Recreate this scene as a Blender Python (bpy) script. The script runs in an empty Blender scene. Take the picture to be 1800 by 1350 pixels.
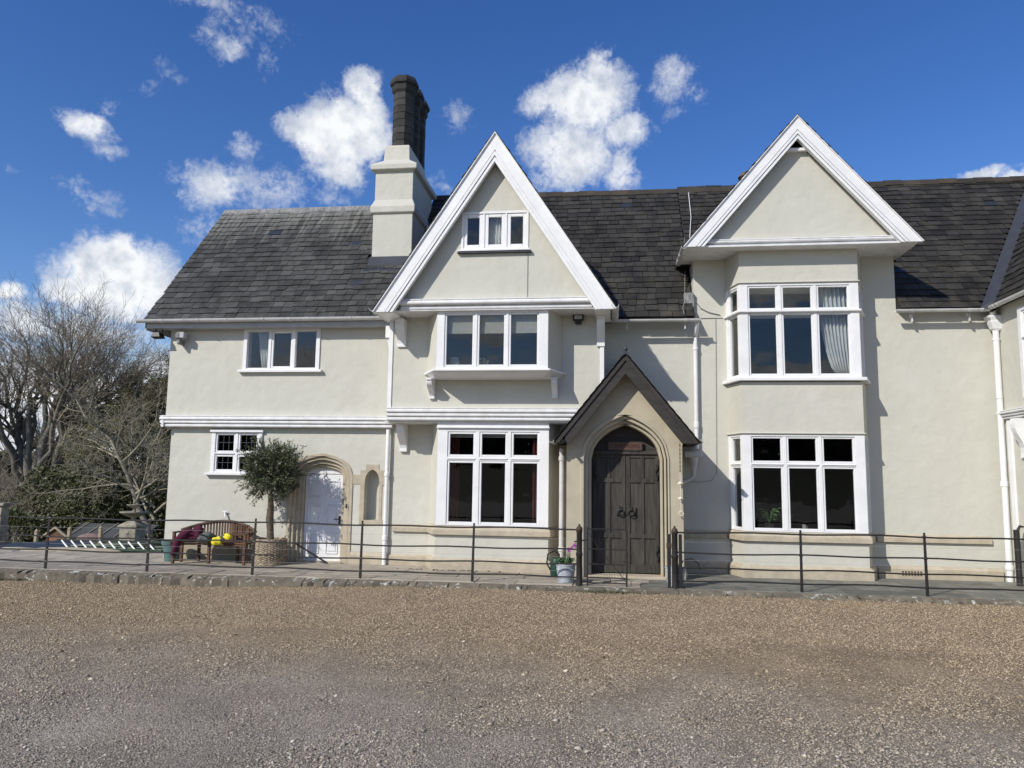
import bpy, bmesh, math, random
import numpy as np
from mathutils import Vector, Matrix
from mathutils.geometry import tessellate_polygon

random.seed(7)
rng = np.random.default_rng(11)
S = bpy.context.scene
COL = S.collection
R = math.radians
PI = math.pi

# ------------------------------------------------------------------ camera
CAM = Vector((0.0, -17.29, 1.9))
cd = bpy.data.cameras.new('camera')
cd.sensor_width = 36.0
cd.lens = 27.04
cd.clip_start = 0.1
cd.clip_end = 2000
cam = bpy.data.objects.new('camera', cd)
COL.objects.link(cam)
PITCH, ROLL, YAW = R(7.053), R(-0.8055), R(7.291)


def cam_axes():
    cp, sp = math.cos(PITCH), math.sin(PITCH)
    cr, sr = math.cos(ROLL), math.sin(ROLL)
    cy, sy = math.cos(YAW), math.sin(YAW)
    base = Matrix(((1, 0, 0), (0, 0, -1), (0, 1, 0)))
    y = Matrix(((cy, sy, 0), (-sy, cy, 0), (0, 0, 1)))
    p = Matrix(((1, 0, 0), (0, cp, sp), (0, -sp, cp)))
    r = Matrix(((cr, sr, 0), (-sr, cr, 0), (0, 0, 1)))
    return r @ base @ p @ y


AX = cam_axes()
rot = Matrix((AX[0], -Vector(AX[1]), -Vector(AX[2]))).transposed().to_4x4()
cam.matrix_world = Matrix.Translation(CAM) @ rot
S.camera = cam


def project(p):
    """Where a world point falls in the picture (used only to rank slates by size)."""
    q = AX @ (Vector(p) - CAM)
    return 900 + 1352 * q[0] / q[2], 675 + 1352 * q[1] / q[2], q[2]


# ------------------------------------------------------------------ light, sky
SUN = Vector((1.0, 1.19, -1.12)).normalized()          # direction the light travels
SUN_EL = math.asin(-SUN.z)
sd = bpy.data.lights.new('sun', 'SUN')
sd.energy = 4.3
sd.angle = R(0.53)
sd.color = (1.0, 0.955, 0.875)
sun = bpy.data.objects.new('sun', sd)
sun.rotation_euler = SUN.to_track_quat('-Z', 'Y').to_euler()
sun.location = (-20, -30, 30)
COL.objects.link(sun)

S.view_settings.view_transform = 'Standard'
S.view_settings.look = 'None'
S.view_settings.gamma = 1.0
S.view_settings.use_curve_mapping = False
S.view_settings.exposure = 0.0
SKY_STRENGTH = 0.10

W = bpy.data.worlds.new('World')
S.world = W
W.use_nodes = True
NT = W.node_tree
NT.nodes.clear()


def nd(nt, t, **k):
    n = nt.nodes.new(t)
    for a, b in k.items():
        if a.startswith('i_'):
            n.inputs[int(a[2:])].default_value = b
        else:
            setattr(n, a, b)
    return n


def lk(nt, a, b):
    nt.links.new(a, b)


def build_sky():
    nt = NT
    sky = nd(nt, 'ShaderNodeTexSky', sky_type='NISHITA')
    sky.sun_disc = False
    sky.sun_elevation = SUN_EL
    to_sun = -SUN
    sky.sun_rotation = math.atan2(to_sun.x, to_sun.y)
    sky.altitude = 100
    sky.air_density = 1.0
    sky.dust_density = 0.35
    sky.ozone_density = 2.6
    hs = nd(nt, 'ShaderNodeHueSaturation')
    hs.inputs['Hue'].default_value = 0.515
    hs.inputs['Saturation'].default_value = 1.30
    hs.inputs['Value'].default_value = 1.36
    lk(nt, sky.outputs[0], hs.inputs['Color'])
    tc = nd(nt, 'ShaderNodeTexCoord')
    sep = nd(nt, 'ShaderNodeSeparateXYZ')
    lk(nt, tc.outputs['Generated'], sep.inputs[0])
    az = nd(nt, 'ShaderNodeMath', operation='ARCTAN2')
    lk(nt, sep.outputs[0], az.inputs[0]); lk(nt, sep.outputs[1], az.inputs[1])
    el = nd(nt, 'ShaderNodeMath', operation='ARCSINE')
    lk(nt, sep.outputs[2], el.inputs[0])
    cx = nd(nt, 'ShaderNodeCombineXYZ')
    lk(nt, az.outputs[0], cx.inputs[0]); lk(nt, el.outputs[0], cx.inputs[1])
    deg = nd(nt, 'ShaderNodeVectorMath', operation='SCALE')
    deg.inputs['Scale'].default_value = 180 / PI
    lk(nt, cx.outputs[0], deg.inputs[0])

    def noise(scale, detail, rough, src=None, dist=0.0):
        n = nd(nt, 'ShaderNodeTexNoise')
        n.inputs['Scale'].default_value = scale
        n.inputs['Detail'].default_value = detail
        n.inputs['Roughness'].default_value = rough
        n.inputs['Distortion'].default_value = dist
        lk(nt, (src or deg).outputs[0], n.inputs['Vector'])
        return n

    # warp the sky position so that cloud edges billow
    wn = noise(0.36, 5, 0.56)
    ws = nd(nt, 'ShaderNodeVectorMath', operation='SUBTRACT')
    lk(nt, wn.outputs['Color'], ws.inputs[0]); ws.inputs[1].default_value = (0.5, 0.5, 0.5)
    wm = nd(nt, 'ShaderNodeVectorMath', operation='MULTIPLY_ADD')
    lk(nt, ws.outputs[0], wm.inputs[0]); wm.inputs[1].default_value = (3.0, 2.5, 0); lk(nt, deg.outputs[0], wm.inputs[2])
    # every cumulus: azimuth, elevation, half width, half height, thickness
    CL = [(-20.7,24.1,3.62,2.86,1),(-19.2,27.1,1.46,1.66,0.9),(-22.5,24.1,2.72,1.88,0.9),(-18.6,24.9,1.94,2.67,0.9),(-20.5,21.7,2.11,1.36,0.7),(-24.0,24.3,1.65,1.12,0.6),(-29.3,20.0,2.39,1.58,0.62),(-27.0,20.0,5.5,1.7,0.42),(-27.4,22.5,1.66,0.96,0.48),(-30.4,18.9,1.5,1.31,0.5),(-24.6,20.2,1.95,1.23,0.5),(-21.3,20.0,1.67,0.98,0.35),(-37.7,22.3,1.75,1.16,0.75),(-36.6,23.5,0.85,0.68,0.4),(-36.5,20.9,1.02,0.56,0.4),(-29.0,28.6,1.3,1.0,0.5),(-27.6,30.2,3.0,1.2,0.30),(-30.5,31.1,4.2,0.7,0.38),(-26.3,29.2,0.8,1.5,0.32),(-30.7,29.2,1.15,0.5,0.3),(-35.0,12.7,4.23,2.99,1.1),(-34.9,14.5,1.56,1.29,0.9),(-37.7,11.6,2.14,1.27,0.9),(-32.3,12.0,1.8,2.29,0.9),(-41.0,10.9,1.37,0.77,0.8),(-37.7,9.2,6.0,1.5,0.6),(-40.2,9.3,2.17,1.42,0.7),(-29.9,16.9,1.89,1.22,0.35),(-37.0,17.7,1.85,1.14,0.33),(-41.6,18.6,0.61,0.27,0.3),(-33.3,26.4,1.2,0.6,0.15),(-33.8,25.4,1.0,0.6,0.18),(-1.8,27.3,3.96,2.72,0.85),(-5.1,27.0,2.14,1.36,0.6),(-1.0,29.2,1.99,1.46,0.7),(-3.1,23.7,3.94,2.83,0.72),(1.1,25.1,2.51,1.45,0.65),(-4.2,22.2,2.64,1.39,0.5),(1.0,22.3,1.47,1.57,0.65),(5.0,28.4,1.9,1.35,0.55),(4.3,27.6,1.9,0.8,0.42),(6.3,27.2,1.0,1.0,0.42),(5.2,26.2,1.06,0.52,0.30),(24.7,19.4,2.63,0.48,0.7),(27.0,18.9,1.48,0.4,0.6),(-12.0,26.1,1.15,1.06,0.27),(-13.2,21.2,1.31,0.79,0.3)]
    CL += [(-40, 4, 13, 4.5, .95), (-30, 6, 8, 3, .7), (168, 13.8, 7, 1.7, .8), (172, 6.8, 16, 2.2, .85), (-171, 11.3, 4, 1.2, .8), (-170, 7, 16, 2.0, .8), (-176, 17.5, 8, 1.7, .8), (176, 16.8, 8, 1.5, .7), (-159, 7.6, 6, 2.0, .95), (-150, 12.5, 5, 1.3, .6)]
    # clouds round the unseen sky, added to whiten fill light and show in glass
    r2 = random.Random(5)
    for k in range(32):
        a = r2.uniform(75, 300)
        e = r2.uniform(5, 34)
        sx = r2.uniform(4, 11)
        CL.append((a if a < 180 else a - 360, e, sx, sx * r2.uniform(.3, .5), r2.uniform(.6, 1)))
    last = None
    for (a, e, rx, ry, w) in CL:
        m = nd(nt, 'ShaderNodeVectorMath', operation='MULTIPLY_ADD')
        rx *= 1.16; ry *= 1.16
        w = w if w > .55 else w * .8
        m.inputs[1].default_value = (1 / rx, 1 / ry, 0)
        m.inputs[2].default_value = (-a / rx, -e / ry, 0)
        lk(nt, wm.outputs[0], m.inputs[0])
        ln = nd(nt, 'ShaderNodeVectorMath', operation='LENGTH')
        lk(nt, m.outputs[0], ln.inputs[0])
        f = nd(nt, 'ShaderNodeMath', operation='MULTIPLY_ADD')
        lk(nt, ln.outputs[1], f.inputs[0]); f.inputs[1].default_value = -w * 1.55; f.inputs[2].default_value = w * 1.55
        mn = nd(nt, 'ShaderNodeMath', operation='SMOOTH_MIN'); mn.inputs[2].default_value = .25; mn.inputs[1].default_value = w * 1.02
        lk(nt, f.outputs[0], mn.inputs[0]); f = mn
        if last is None:
            last = f
        else:
            x = nd(nt, 'ShaderNodeMath', operation='SMOOTH_MAX')
            x.inputs[2].default_value = 0.16
            lk(nt, last.outputs[0], x.inputs[0]); lk(nt, f.outputs[0], x.inputs[1])
            last = x
    fine = noise(0.55, 8, 0.60)
    fs = nd(nt, 'ShaderNodeMath', operation='MULTIPLY_ADD')
    lk(nt, fine.outputs['Fac'], fs.inputs[0]); fs.inputs[1].default_value = 1.15; fs.inputs[2].default_value = -0.56
    d0 = nd(nt, 'ShaderNodeMath', operation='ADD')
    lk(nt, last.outputs[0], d0.inputs[0]); lk(nt, fs.outputs[0], d0.inputs[1])
    wisp = noise(2.1, 7, 0.6, dist=.6)
    w2_ = nd(nt, 'ShaderNodeMath', operation='MULTIPLY_ADD')
    lk(nt, wisp.outputs['Fac'], w2_.inputs[0]); w2_.inputs[1].default_value = 0.66; w2_.inputs[2].default_value = -0.33
    dn = nd(nt, 'ShaderNodeMath', operation='ADD')
    lk(nt, d0.outputs[0], dn.inputs[0]); lk(nt, w2_.outputs[0], dn.inputs[1])
    mk = nd(nt, 'ShaderNodeMapRange', interpolation_type='SMOOTHSTEP')
    mk.inputs['From Min'].default_value = 0.04; mk.inputs['From Max'].default_value = 0.86
    lk(nt, dn.outputs[0], mk.inputs['Value'])
    # cloud body: white with soft grey hollows
    sh = noise(0.55, 5, 0.55)
    sr = nd(nt, 'ShaderNodeMapRange')
    sr.inputs['From Min'].default_value = 0.42; sr.inputs['From Max'].default_value = 0.68
    lk(nt, sh.outputs['Fac'], sr.inputs['Value'])
    cc = nd(nt, 'ShaderNodeMix', data_type='RGBA')
    cc.inputs[6].default_value = (9.6, 9.8, 10.0, 1)
    cc.inputs[7].default_value = (5.4, 6.0, 7.1, 1)
    lk(nt, sr.outputs[0], cc.inputs[0])
    mx = nd(nt, 'ShaderNodeMix', data_type='RGBA')
    lk(nt, mk.outputs[0], mx.inputs[0]); lk(nt, hs.outputs[0], mx.inputs[6]); lk(nt, cc.outputs[2], mx.inputs[7])
    bg = nd(nt, 'ShaderNodeBackground')
    bg.inputs[1].default_value = SKY_STRENGTH
    lk(nt, mx.outputs[2], bg.inputs[0])
    out = nd(nt, 'ShaderNodeOutputWorld')
    lk(nt, bg.outputs[0], out.inputs[0])


build_sky()
W.cycles.sampling_method = 'MANUAL'
W.cycles.sample_map_resolution = 512


# ------------------------------------------------------------------ materials
def material(name, col, rough=0.6, col2=None, nscale=4.0, ndetail=5, lo=.35, hi=.65, bump=0.0, bscale=40.0,
             wave=0.0, wscale=2.0, spec=0.4, isl=0.0, metal=0.0, stretch=None, obj_rand=0.0, extra=None):
    """Procedural surface: base colour broken by noise, fine relief, and a piece-to-piece shift."""
    m = bpy.data.materials.new(name)
    m.use_nodes = True
    nt = m.node_tree
    b = nt.nodes['Principled BSDF']
    b.inputs['Roughness'].default_value = rough
    b.inputs['Specular IOR Level'].default_value = spec
    b.inputs['Metallic'].default_value = metal
    geo = nd(nt, 'ShaderNodeNewGeometry')
    vec = geo.outputs['Position']
    if stretch:
        mp = nd(nt, 'ShaderNodeMapping')
        mp.inputs['Scale'].default_value = stretch
        lk(nt, vec, mp.inputs['Vector'])
        vec = mp.outputs[0]
    n = nd(nt, 'ShaderNodeTexNoise')
    n.inputs['Scale'].default_value = nscale; n.inputs['Detail'].default_value = ndetail; n.inputs['Roughness'].default_value = .6
    lk(nt, vec, n.inputs['Vector'])
    mr = nd(nt, 'ShaderNodeMapRange')
    mr.inputs['From Min'].default_value = lo; mr.inputs['From Max'].default_value = hi
    lk(nt, n.outputs['Fac'], mr.inputs['Value'])
    mx = nd(nt, 'ShaderNodeMix', data_type='RGBA')
    c2 = col2 or tuple(c * .82 for c in col)
    mx.inputs[6].default_value = (*col, 1); mx.inputs[7].default_value = (*c2, 1)
    lk(nt, mr.outputs[0], mx.inputs[0])
    c = mx.outputs[2]
    if isl or obj_rand:
        oi = nd(nt, 'ShaderNodeObjectInfo')
        ad = nd(nt, 'ShaderNodeMath', operation='ADD')
        lk(nt, geo.outputs['Random Per Island'], ad.inputs[0]); lk(nt, oi.outputs['Random'], ad.inputs[1])
        fr = nd(nt, 'ShaderNodeMath', operation='FRACT')
        lk(nt, ad.outputs[0], fr.inputs[0])
        v = nd(nt, 'ShaderNodeMapRange')
        amt = isl or obj_rand
        v.inputs['To Min'].default_value = 1 - amt; v.inputs['To Max'].default_value = 1 + amt
        lk(nt, fr.outputs[0], v.inputs['Value'])
        hv = nd(nt, 'ShaderNodeHueSaturation')
        lk(nt, v.outputs[0], hv.inputs['Value']); lk(nt, c, hv.inputs['Color'])
        c = hv.outputs[0]
    if extra:
        c = extra(nt, geo, c)
    lk(nt, c, b.inputs['Base Color'])
    if bump or wave:
        h = None
        if bump:
            bn = nd(nt, 'ShaderNodeTexNoise')
            bn.inputs['Scale'].default_value = bscale; bn.inputs['Detail'].default_value = 6; bn.inputs['Roughness'].default_value = .65
            lk(nt, vec, bn.inputs['Vector'])
            bp = nd(nt, 'ShaderNodeBump')
            bp.inputs['Strength'].default_value = 1.0; bp.inputs['Distance'].default_value = bump
            lk(nt, bn.outputs['Fac'], bp.inputs['Height'])
            h = bp
        if wave:
            wn = nd(nt, 'ShaderNodeTexNoise')
            wn.inputs['Scale'].default_value = wscale; wn.inputs['Detail'].default_value = 2.5
            lk(nt, vec, wn.inputs['Vector'])
            bp = nd(nt, 'ShaderNodeBump')
            bp.inputs['Strength'].default_value = 1.0; bp.inputs['Distance'].default_value = wave
            lk(nt, wn.outputs['Fac'], bp.inputs['Height'])
            if h:
                lk(nt, h.outputs[0], bp.inputs['Normal'])
            h = bp
        lk(nt, h.outputs[0], b.inputs['Normal'])
    return m


def spots(col, scale, lo, hi, amount=1.0, stretch=None):
    """Extra layer: patches of another colour (lichen, moss, run-off), placed in the world."""
    def f(nt, geo, c):
        v = geo.outputs['Position']
        if stretch:
            mp = nd(nt, 'ShaderNodeMapping'); mp.inputs['Scale'].default_value = stretch
            lk(nt, v, mp.inputs['Vector']); v = mp.outputs[0]
        n = nd(nt, 'ShaderNodeTexNoise')
        n.inputs['Scale'].default_value = scale; n.inputs['Detail'].default_value = 6; n.inputs['Roughness'].default_value = .68
        lk(nt, v, n.inputs['Vector'])
        mr = nd(nt, 'ShaderNodeMapRange')
        mr.inputs['From Min'].default_value = lo; mr.inputs['From Max'].default_value = hi
        mr.inputs['To Max'].default_value = amount
        lk(nt, n.outputs['Fac'], mr.inputs['Value'])
        mx = nd(nt, 'ShaderNodeMix', data_type='RGBA')
        lk(nt, mr.outputs[0], mx.inputs[0]); lk(nt, c, mx.inputs[6]); mx.inputs[7].default_value = (*col, 1)
        return mx.outputs[2]
    return f


def chain(*fs):
    def f(nt, geo, c):
        for g in fs:
            c = g(nt, geo, c)
        return c
    return f


def high_streak(col, z0, z1, xmax):
    """Pale lime run-off under a lead ridge: stains running down from height z1, only for x < xmax."""
    def f(nt, geo, c):
        sp = nd(nt, 'ShaderNodeSeparateXYZ'); lk(nt, geo.outputs['Position'], sp.inputs[0])
        mp = nd(nt, 'ShaderNodeMapping'); mp.inputs['Scale'].default_value = (11, .7, .7)
        lk(nt, geo.outputs['Position'], mp.inputs['Vector'])
        n = nd(nt, 'ShaderNodeTexNoise'); n.inputs['Scale'].default_value = 1; n.inputs['Detail'].default_value = 4
        lk(nt, mp.outputs[0], n.inputs['Vector'])
        h = nd(nt, 'ShaderNodeMapRange'); h.inputs['From Min'].default_value = z0; h.inputs['From Max'].default_value = z1
        h.inputs['To Max'].default_value = .62
        lk(nt, sp.outputs[2], h.inputs['Value'])
        a = nd(nt, 'ShaderNodeMath', operation='ADD'); lk(nt, n.outputs['Fac'], a.inputs[0]); lk(nt, h.outputs[0], a.inputs[1])
        r = nd(nt, 'ShaderNodeMapRange'); r.inputs['From Min'].default_value = .78; r.inputs['From Max'].default_value = 1.16
        r.inputs['To Max'].default_value = .55
        lk(nt, a.outputs[0], r.inputs['Value'])
        xl = nd(nt, 'ShaderNodeMath', operation='LESS_THAN'); lk(nt, sp.outputs[0], xl.inputs[0]); xl.inputs[1].default_value = xmax
        k = nd(nt, 'ShaderNodeMath', operation='MULTIPLY'); lk(nt, r.outputs[0], k.inputs[0]); lk(nt, xl.outputs[0], k.inputs[1])
        mx = nd(nt, 'ShaderNodeMix', data_type='RGBA')
        lk(nt, k.outputs[0], mx.inputs[0]); lk(nt, c, mx.inputs[6]); mx.inputs[7].default_value = (*col, 1)
        return mx.outputs[2]
    return f


MT = {}
MT['render'] = material('cream_render', (.558, .547, .474), .75, (.528, .517, .447), 1.6, 6, bump=.0035, bscale=45, wave=.014, wscale=4.5, spec=.25,
                        extra=chain(spots((.45, .435, .385), 3.0, .60, .8, .5), spots((.40, .38, .32), 1.0, .58, .80, .22, (5, 5, .35)), spots((.60, .59, .54), 1.3, .56, .72, .5)))
MT['white'] = material('white_paint', (.80, .80, .80), .42, (.73, .73, .725), 2.5, bump=.0008, bscale=60, wave=.004, wscale=7, spec=.4, extra=spots((.50, .48, .44), 9, .64, .8, .45))
MT['trim'] = material('white_trim', (.78, .78, .78), .45, (.66, .66, .645), 5, wave=.009, wscale=5, bump=.001, bscale=50, extra=spots((.42, .40, .36), 7, .62, .78, .5, (.6, 1, 3)))
MT['stone'] = material('sandstone', (.49, .43, .325), .8, (.39, .34, .255), 5, bump=.002, bscale=60, wave=.004, wscale=6, spec=.2)
MT['porch_render'] = material('buff_render', (.47, .42, .31), .8, (.40, .355, .265), 2.2, bump=.002, bscale=60, wave=.005, wscale=5, spec=.2)
MT['slate'] = material('wing_slate', (.074, .074, .068), .66, (.042, .041, .036), 1.1, 6, bump=.003, bscale=45, spec=.35, isl=.36,
                       extra=chain(spots((.115, .118, .10), 6, .55, .75, .5, (1, .4, .4)), spots((.022, .022, .018), 1.7, .50, .66, .85), spots((.03, .03, .025), 9, .58, .7, .6),
                                   high_streak((.30, .295, .26), 7.3, 9.5, -5.2)))
MT['slate2'] = material('old_slate', (.042, .039, .034), .68, (.020, .019, .016), 1.3, 6, bump=.003, bscale=45, spec=.35, isl=.42,
                        extra=chain(spots((.080, .074, .050), 2.4, .52, .72, .6), spots((.013, .013, .012), 1.5, .55, .7, .7), spots((.17, .17, .14), 8, .66, .76, .5)))
MT['slate_new'] = material('new_slate', (.024, .029, .039), .45, (.032, .037, .046), 8, bump=.001, spec=.5)
MT['deck'] = material('roof_underlay', (.02, .02, .02), .9)
MT['lead'] = material('lead', (.040, .046, .060), .68, (.028, .032, .042), 5, bump=.002, bscale=20, spec=.5)
MT['pale_lead'] = material('pale_ridge', (.30, .30, .29), .6, (.14, .14, .135), 6, bump=.003, bscale=25, stretch=(3, 1, 1))
MT['ridge'] = material('ridge_clay', (.030, .027, .023), .8, (.055, .042, .028), 3, bump=.003, bscale=30, isl=.25)
MT['flue'] = material('flue_stone', (.058, .056, .054), .8, (.038, .037, .036), 4, bump=.004, bscale=30, isl=.25, spec=.25)
MT['timber'] = material('weathered_oak', (.052, .047, .042), .7, (.032, .029, .026), 2.0, 8, bump=.004, bscale=30, spec=.3, stretch=(1, 1, 9), isl=.12)
MT['timber_door'] = material('door_oak', (.072, .065, .056), .75, (.036, .033, .029), 3.0, 8, bump=.004, bscale=25, spec=.3, stretch=(6, 6, .8), isl=.12)
MT['iron'] = material('black_iron', (.016, .016, .017), .5, (.028, .024, .021), 12, bump=.001, bscale=80)
MT['rust'] = material('rusty_iron', (.07, .045, .025), .6, (.035, .025, .018), 20)
MT['wire'] = material('galvanised_wire', (.32, .32, .32), .5)
MT['flag'] = material('york_stone', (.40, .35, .272), .8, (.28, .25, .205), 3.2, 7, bump=.006, bscale=14, spec=.3, isl=.18,
                      extra=spots((.07, .067, .058), 5, .6, .76, .7))
MT['flag_dark'] = material('green_grey_flag', (.21, .205, .175), .8, (.13, .13, .11), 3.2, 7, bump=.006, bscale=14, spec=.3, isl=.18, extra=spots((.06, .06, .05), 5, .55, .74, .7))
MT['kerb'] = material('kerb_stone', (.19, .165, .125), .85, (.12, .105, .08), 4, 7, bump=.012, bscale=12, spec=.2, isl=.15,
                      extra=spots((.52, .52, .48), 7, .58, .63, .9))
MT['soil'] = material('soil', (.05, .04, .03), .9, (.10, .085, .06), 8, bump=.03, bscale=15)
MT['room'] = material('room_dark', (.020, .018, .017), .9)
MT['gutter'] = material('white_gutter', (.62, .62, .60), .4, (.50, .50, .49), 4, bump=.0006, bscale=40)
MT['shade_fascia'] = material('shaded_fascia', (.42, .43, .43), .5, (.36, .36, .36), 4)  # grey has the shade under the gutter put into the colour
MT['net'] = material('white_curtain', (.52, .52, .52), .9, (.40, .40, .40), 6)
MT['red_curtain'] = material('red_curtain', (.13, .018, .016), .9, (.05, .01, .01), 18)
MT['blind'] = material('blind', (.28, .275, .265), .9, (.24, .235, .23), 6)
MT['teal'] = material('teal_plastic', (.095, .165, .165), .45, (.075, .135, .137), 5)
MT['wicker'] = material('wicker', (.46, .385, .28), .75, (.13, .095, .06), 22, bump=.004, bscale=60)
MT['bench'] = material('bench_wood', (.125, .062, .032), .6, (.075, .040, .024), 4, bump=.002, bscale=30, isl=.2)
MT['maroon'] = material('maroon_cloth', (.095, .012, .035), .95, (.06, .008, .022), 10, bump=.004, bscale=50)
MT['greycloth'] = material('grey_cloth', (.13, .15, .14), .9, (.07, .08, .08), 7, bump=.005, bscale=30)
MT['yellow'] = material('yellow_hi_vis', (.80, .70, .02), .7, (.68, .58, .02), 7, bump=.002, bscale=40)
MT['zinc'] = material('whitewashed_zinc', (.42, .46, .50), .55, (.30, .34, .38), 14, bump=.002, bscale=40, stretch=(1, 1, .3))
MT['green_plastic'] = material('green_plastic', (.012, .05, .032), .45)
MT['green_paint'] = material('green_paint', (.055, .095, .05), .55, (.03, .05, .03), 5)
MT['dark_green'] = material('dark_tube', (.022, .03, .028), .5, (.035, .045, .035), 6)
MT['leaf_olive'] = material('olive_leaf', (.075, .092, .044), .5, (.125, .145, .080), 3, spec=.4, isl=.4)
MT['leaf_dark'] = material('evergreen_leaf', (.055, .072, .028), .5, (.12, .118, .045), .9, isl=.4)
MT['leaf_bud'] = material('bud_leaf', (.17, .17, .06), .6, (.11, .10, .045), 1.0, isl=.4)
MT['leaf_house'] = material('house_plant', (.07, .15, .04), .5, (.05, .10, .03), 6, isl=.3)
MT['petal'] = material('purple_petal', (.32, .04, .30), .6, (.45, .10, .42), 30)
MT['bark'] = material('beech_bark', (.21, .195, .16), .85, (.125, .113, .092), 2.2, bump=.01, bscale=15, extra=spots((.17, .165, .14), 1.2, .55, .7, .6))
MT['twig'] = material('twigs', (.31, .265, .19), .85, (.23, .195, .14), 1.0)
MT['pale_bark'] = material('pale_bark', (.36, .325, .235), .85, (.22, .20, .145), 3, bump=.005)
MT['olive_bark'] = material('olive_bark', (.15, .12, .085), .9, (.09, .07, .05), 18, bump=.01, bscale=30)
MT['far_wood'] = material('far_wood', (.11, .095, .070), .9, (.08, .08, .045), .15, isl=.35)
MT['grass'] = material('grass', (.06, .085, .025), .8, (.09, .10, .035), .6, isl=.3)
MT['brick'] = material('red_brick', (.33, .15, .08), .8, (.25, .11, .06), 6, isl=.25)
MT['clay_tile'] = material('clay_tile', (.13, .085, .062), .8, (.09, .06, .05), 3, bump=.004, isl=.25)
MT['blue_paint'] = material('blue_grey_paint', (.055, .065, .085), .5)
MT['urn'] = material('weathered_urn', (.36, .33, .26), .85, (.17, .16, .12), 5, bump=.01, bscale=20)
MT['post'] = material('pale_post', (.40, .33, .22), .8, (.30, .25, .17), 6)
MT['coldglass'] = material('old_glass', (.09, .095, .09), .35, (.07, .07, .065), 2, spec=.5)
MT['tarp'] = material('tarp', (.035, .045, .062), .5, (.028, .036, .05), 2, bump=.01, bscale=4)
MT['black'] = material('black_plastic', (.014, .014, .015), .4)
MT['lampglass'] = material('lamp_lens', (.45, .46, .48), .25)
MT['grey_metal'] = material('grey_metal', (.22, .22, .22), .5)
MT['sign'] = material('sign_board', (.115, .060, .040), .55, (.08, .045, .03), 6)
MT['sign_ink'] = material('sign_letters', (.045, .012, .012), .5)
MT['cream_metal'] = material('cream_enamel', (.66, .62, .50), .5)
MT['clay_pot'] = material('clay_pot', (.15, .105, .07), .8, (.08, .06, .045), 9, bump=.004)
MT['clay_dome'] = material('clay_dome', (.26, .17, .14), .8, (.19, .13, .11), 6)
MT['lime'] = material('stone_base', (.40, .35, .25), .85, (.30, .26, .19), 4, bump=.003)


def glass_material():
    m = bpy.data.materials.new('window_glass')
    m.use_nodes = True
    nt = m.node_tree
    nt.nodes.clear()
    geo = nd(nt, 'ShaderNodeNewGeometry')
    n = nd(nt, 'ShaderNodeTexNoise'); n.inputs['Scale'].default_value = 2.2; n.inputs['Detail'].default_value = 1.5
    lk(nt, geo.outputs['Position'], n.inputs['Vector'])
    bp = nd(nt, 'ShaderNodeBump'); bp.inputs['Strength'].default_value = 1; bp.inputs['Distance'].default_value = .004
    lk(nt, n.outputs['Fac'], bp.inputs['Height'])
    dt = nd(nt, 'ShaderNodeVectorMath', operation='DOT_PRODUCT')
    lk(nt, bp.outputs[0], dt.inputs[0]); lk(nt, geo.outputs['Incoming'], dt.inputs[1])
    ab = nd(nt, 'ShaderNodeMath', operation='ABSOLUTE'); lk(nt, dt.outputs['Value'], ab.inputs[0])
    om = nd(nt, 'ShaderNodeMath', operation='SUBTRACT', use_clamp=True); om.inputs[0].default_value = 1; lk(nt, ab.outputs[0], om.inputs[1])
    pw = nd(nt, 'ShaderNodeMath', operation='POWER'); lk(nt, om.outputs[0], pw.inputs[0]); pw.inputs[1].default_value = 5
    fr = nd(nt, 'ShaderNodeMath', operation='MULTIPLY_ADD'); lk(nt, pw.outputs[0], fr.inputs[0]); fr.inputs[1].default_value = .955; fr.inputs[2].default_value = .045
    tr = nd(nt, 'ShaderNodeBsdfTransparent'); tr.inputs[0].default_value = (.93, .95, .94, 1)
    gl = nd(nt, 'ShaderNodeBsdfGlossy'); gl.inputs['Roughness'].default_value = 0.0
    lk(nt, bp.outputs[0], gl.inputs['Normal'])
    mx = nd(nt, 'ShaderNodeMixShader')
    lk(nt, fr.outputs[0], mx.inputs[0]); lk(nt, tr.outputs[0], mx.inputs[1]); lk(nt, gl.outputs[0], mx.inputs[2])
    o = nd(nt, 'ShaderNodeOutputMaterial'); lk(nt, mx.outputs[0], o.inputs[0])
    return m


MT['glass'] = glass_material()


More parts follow.
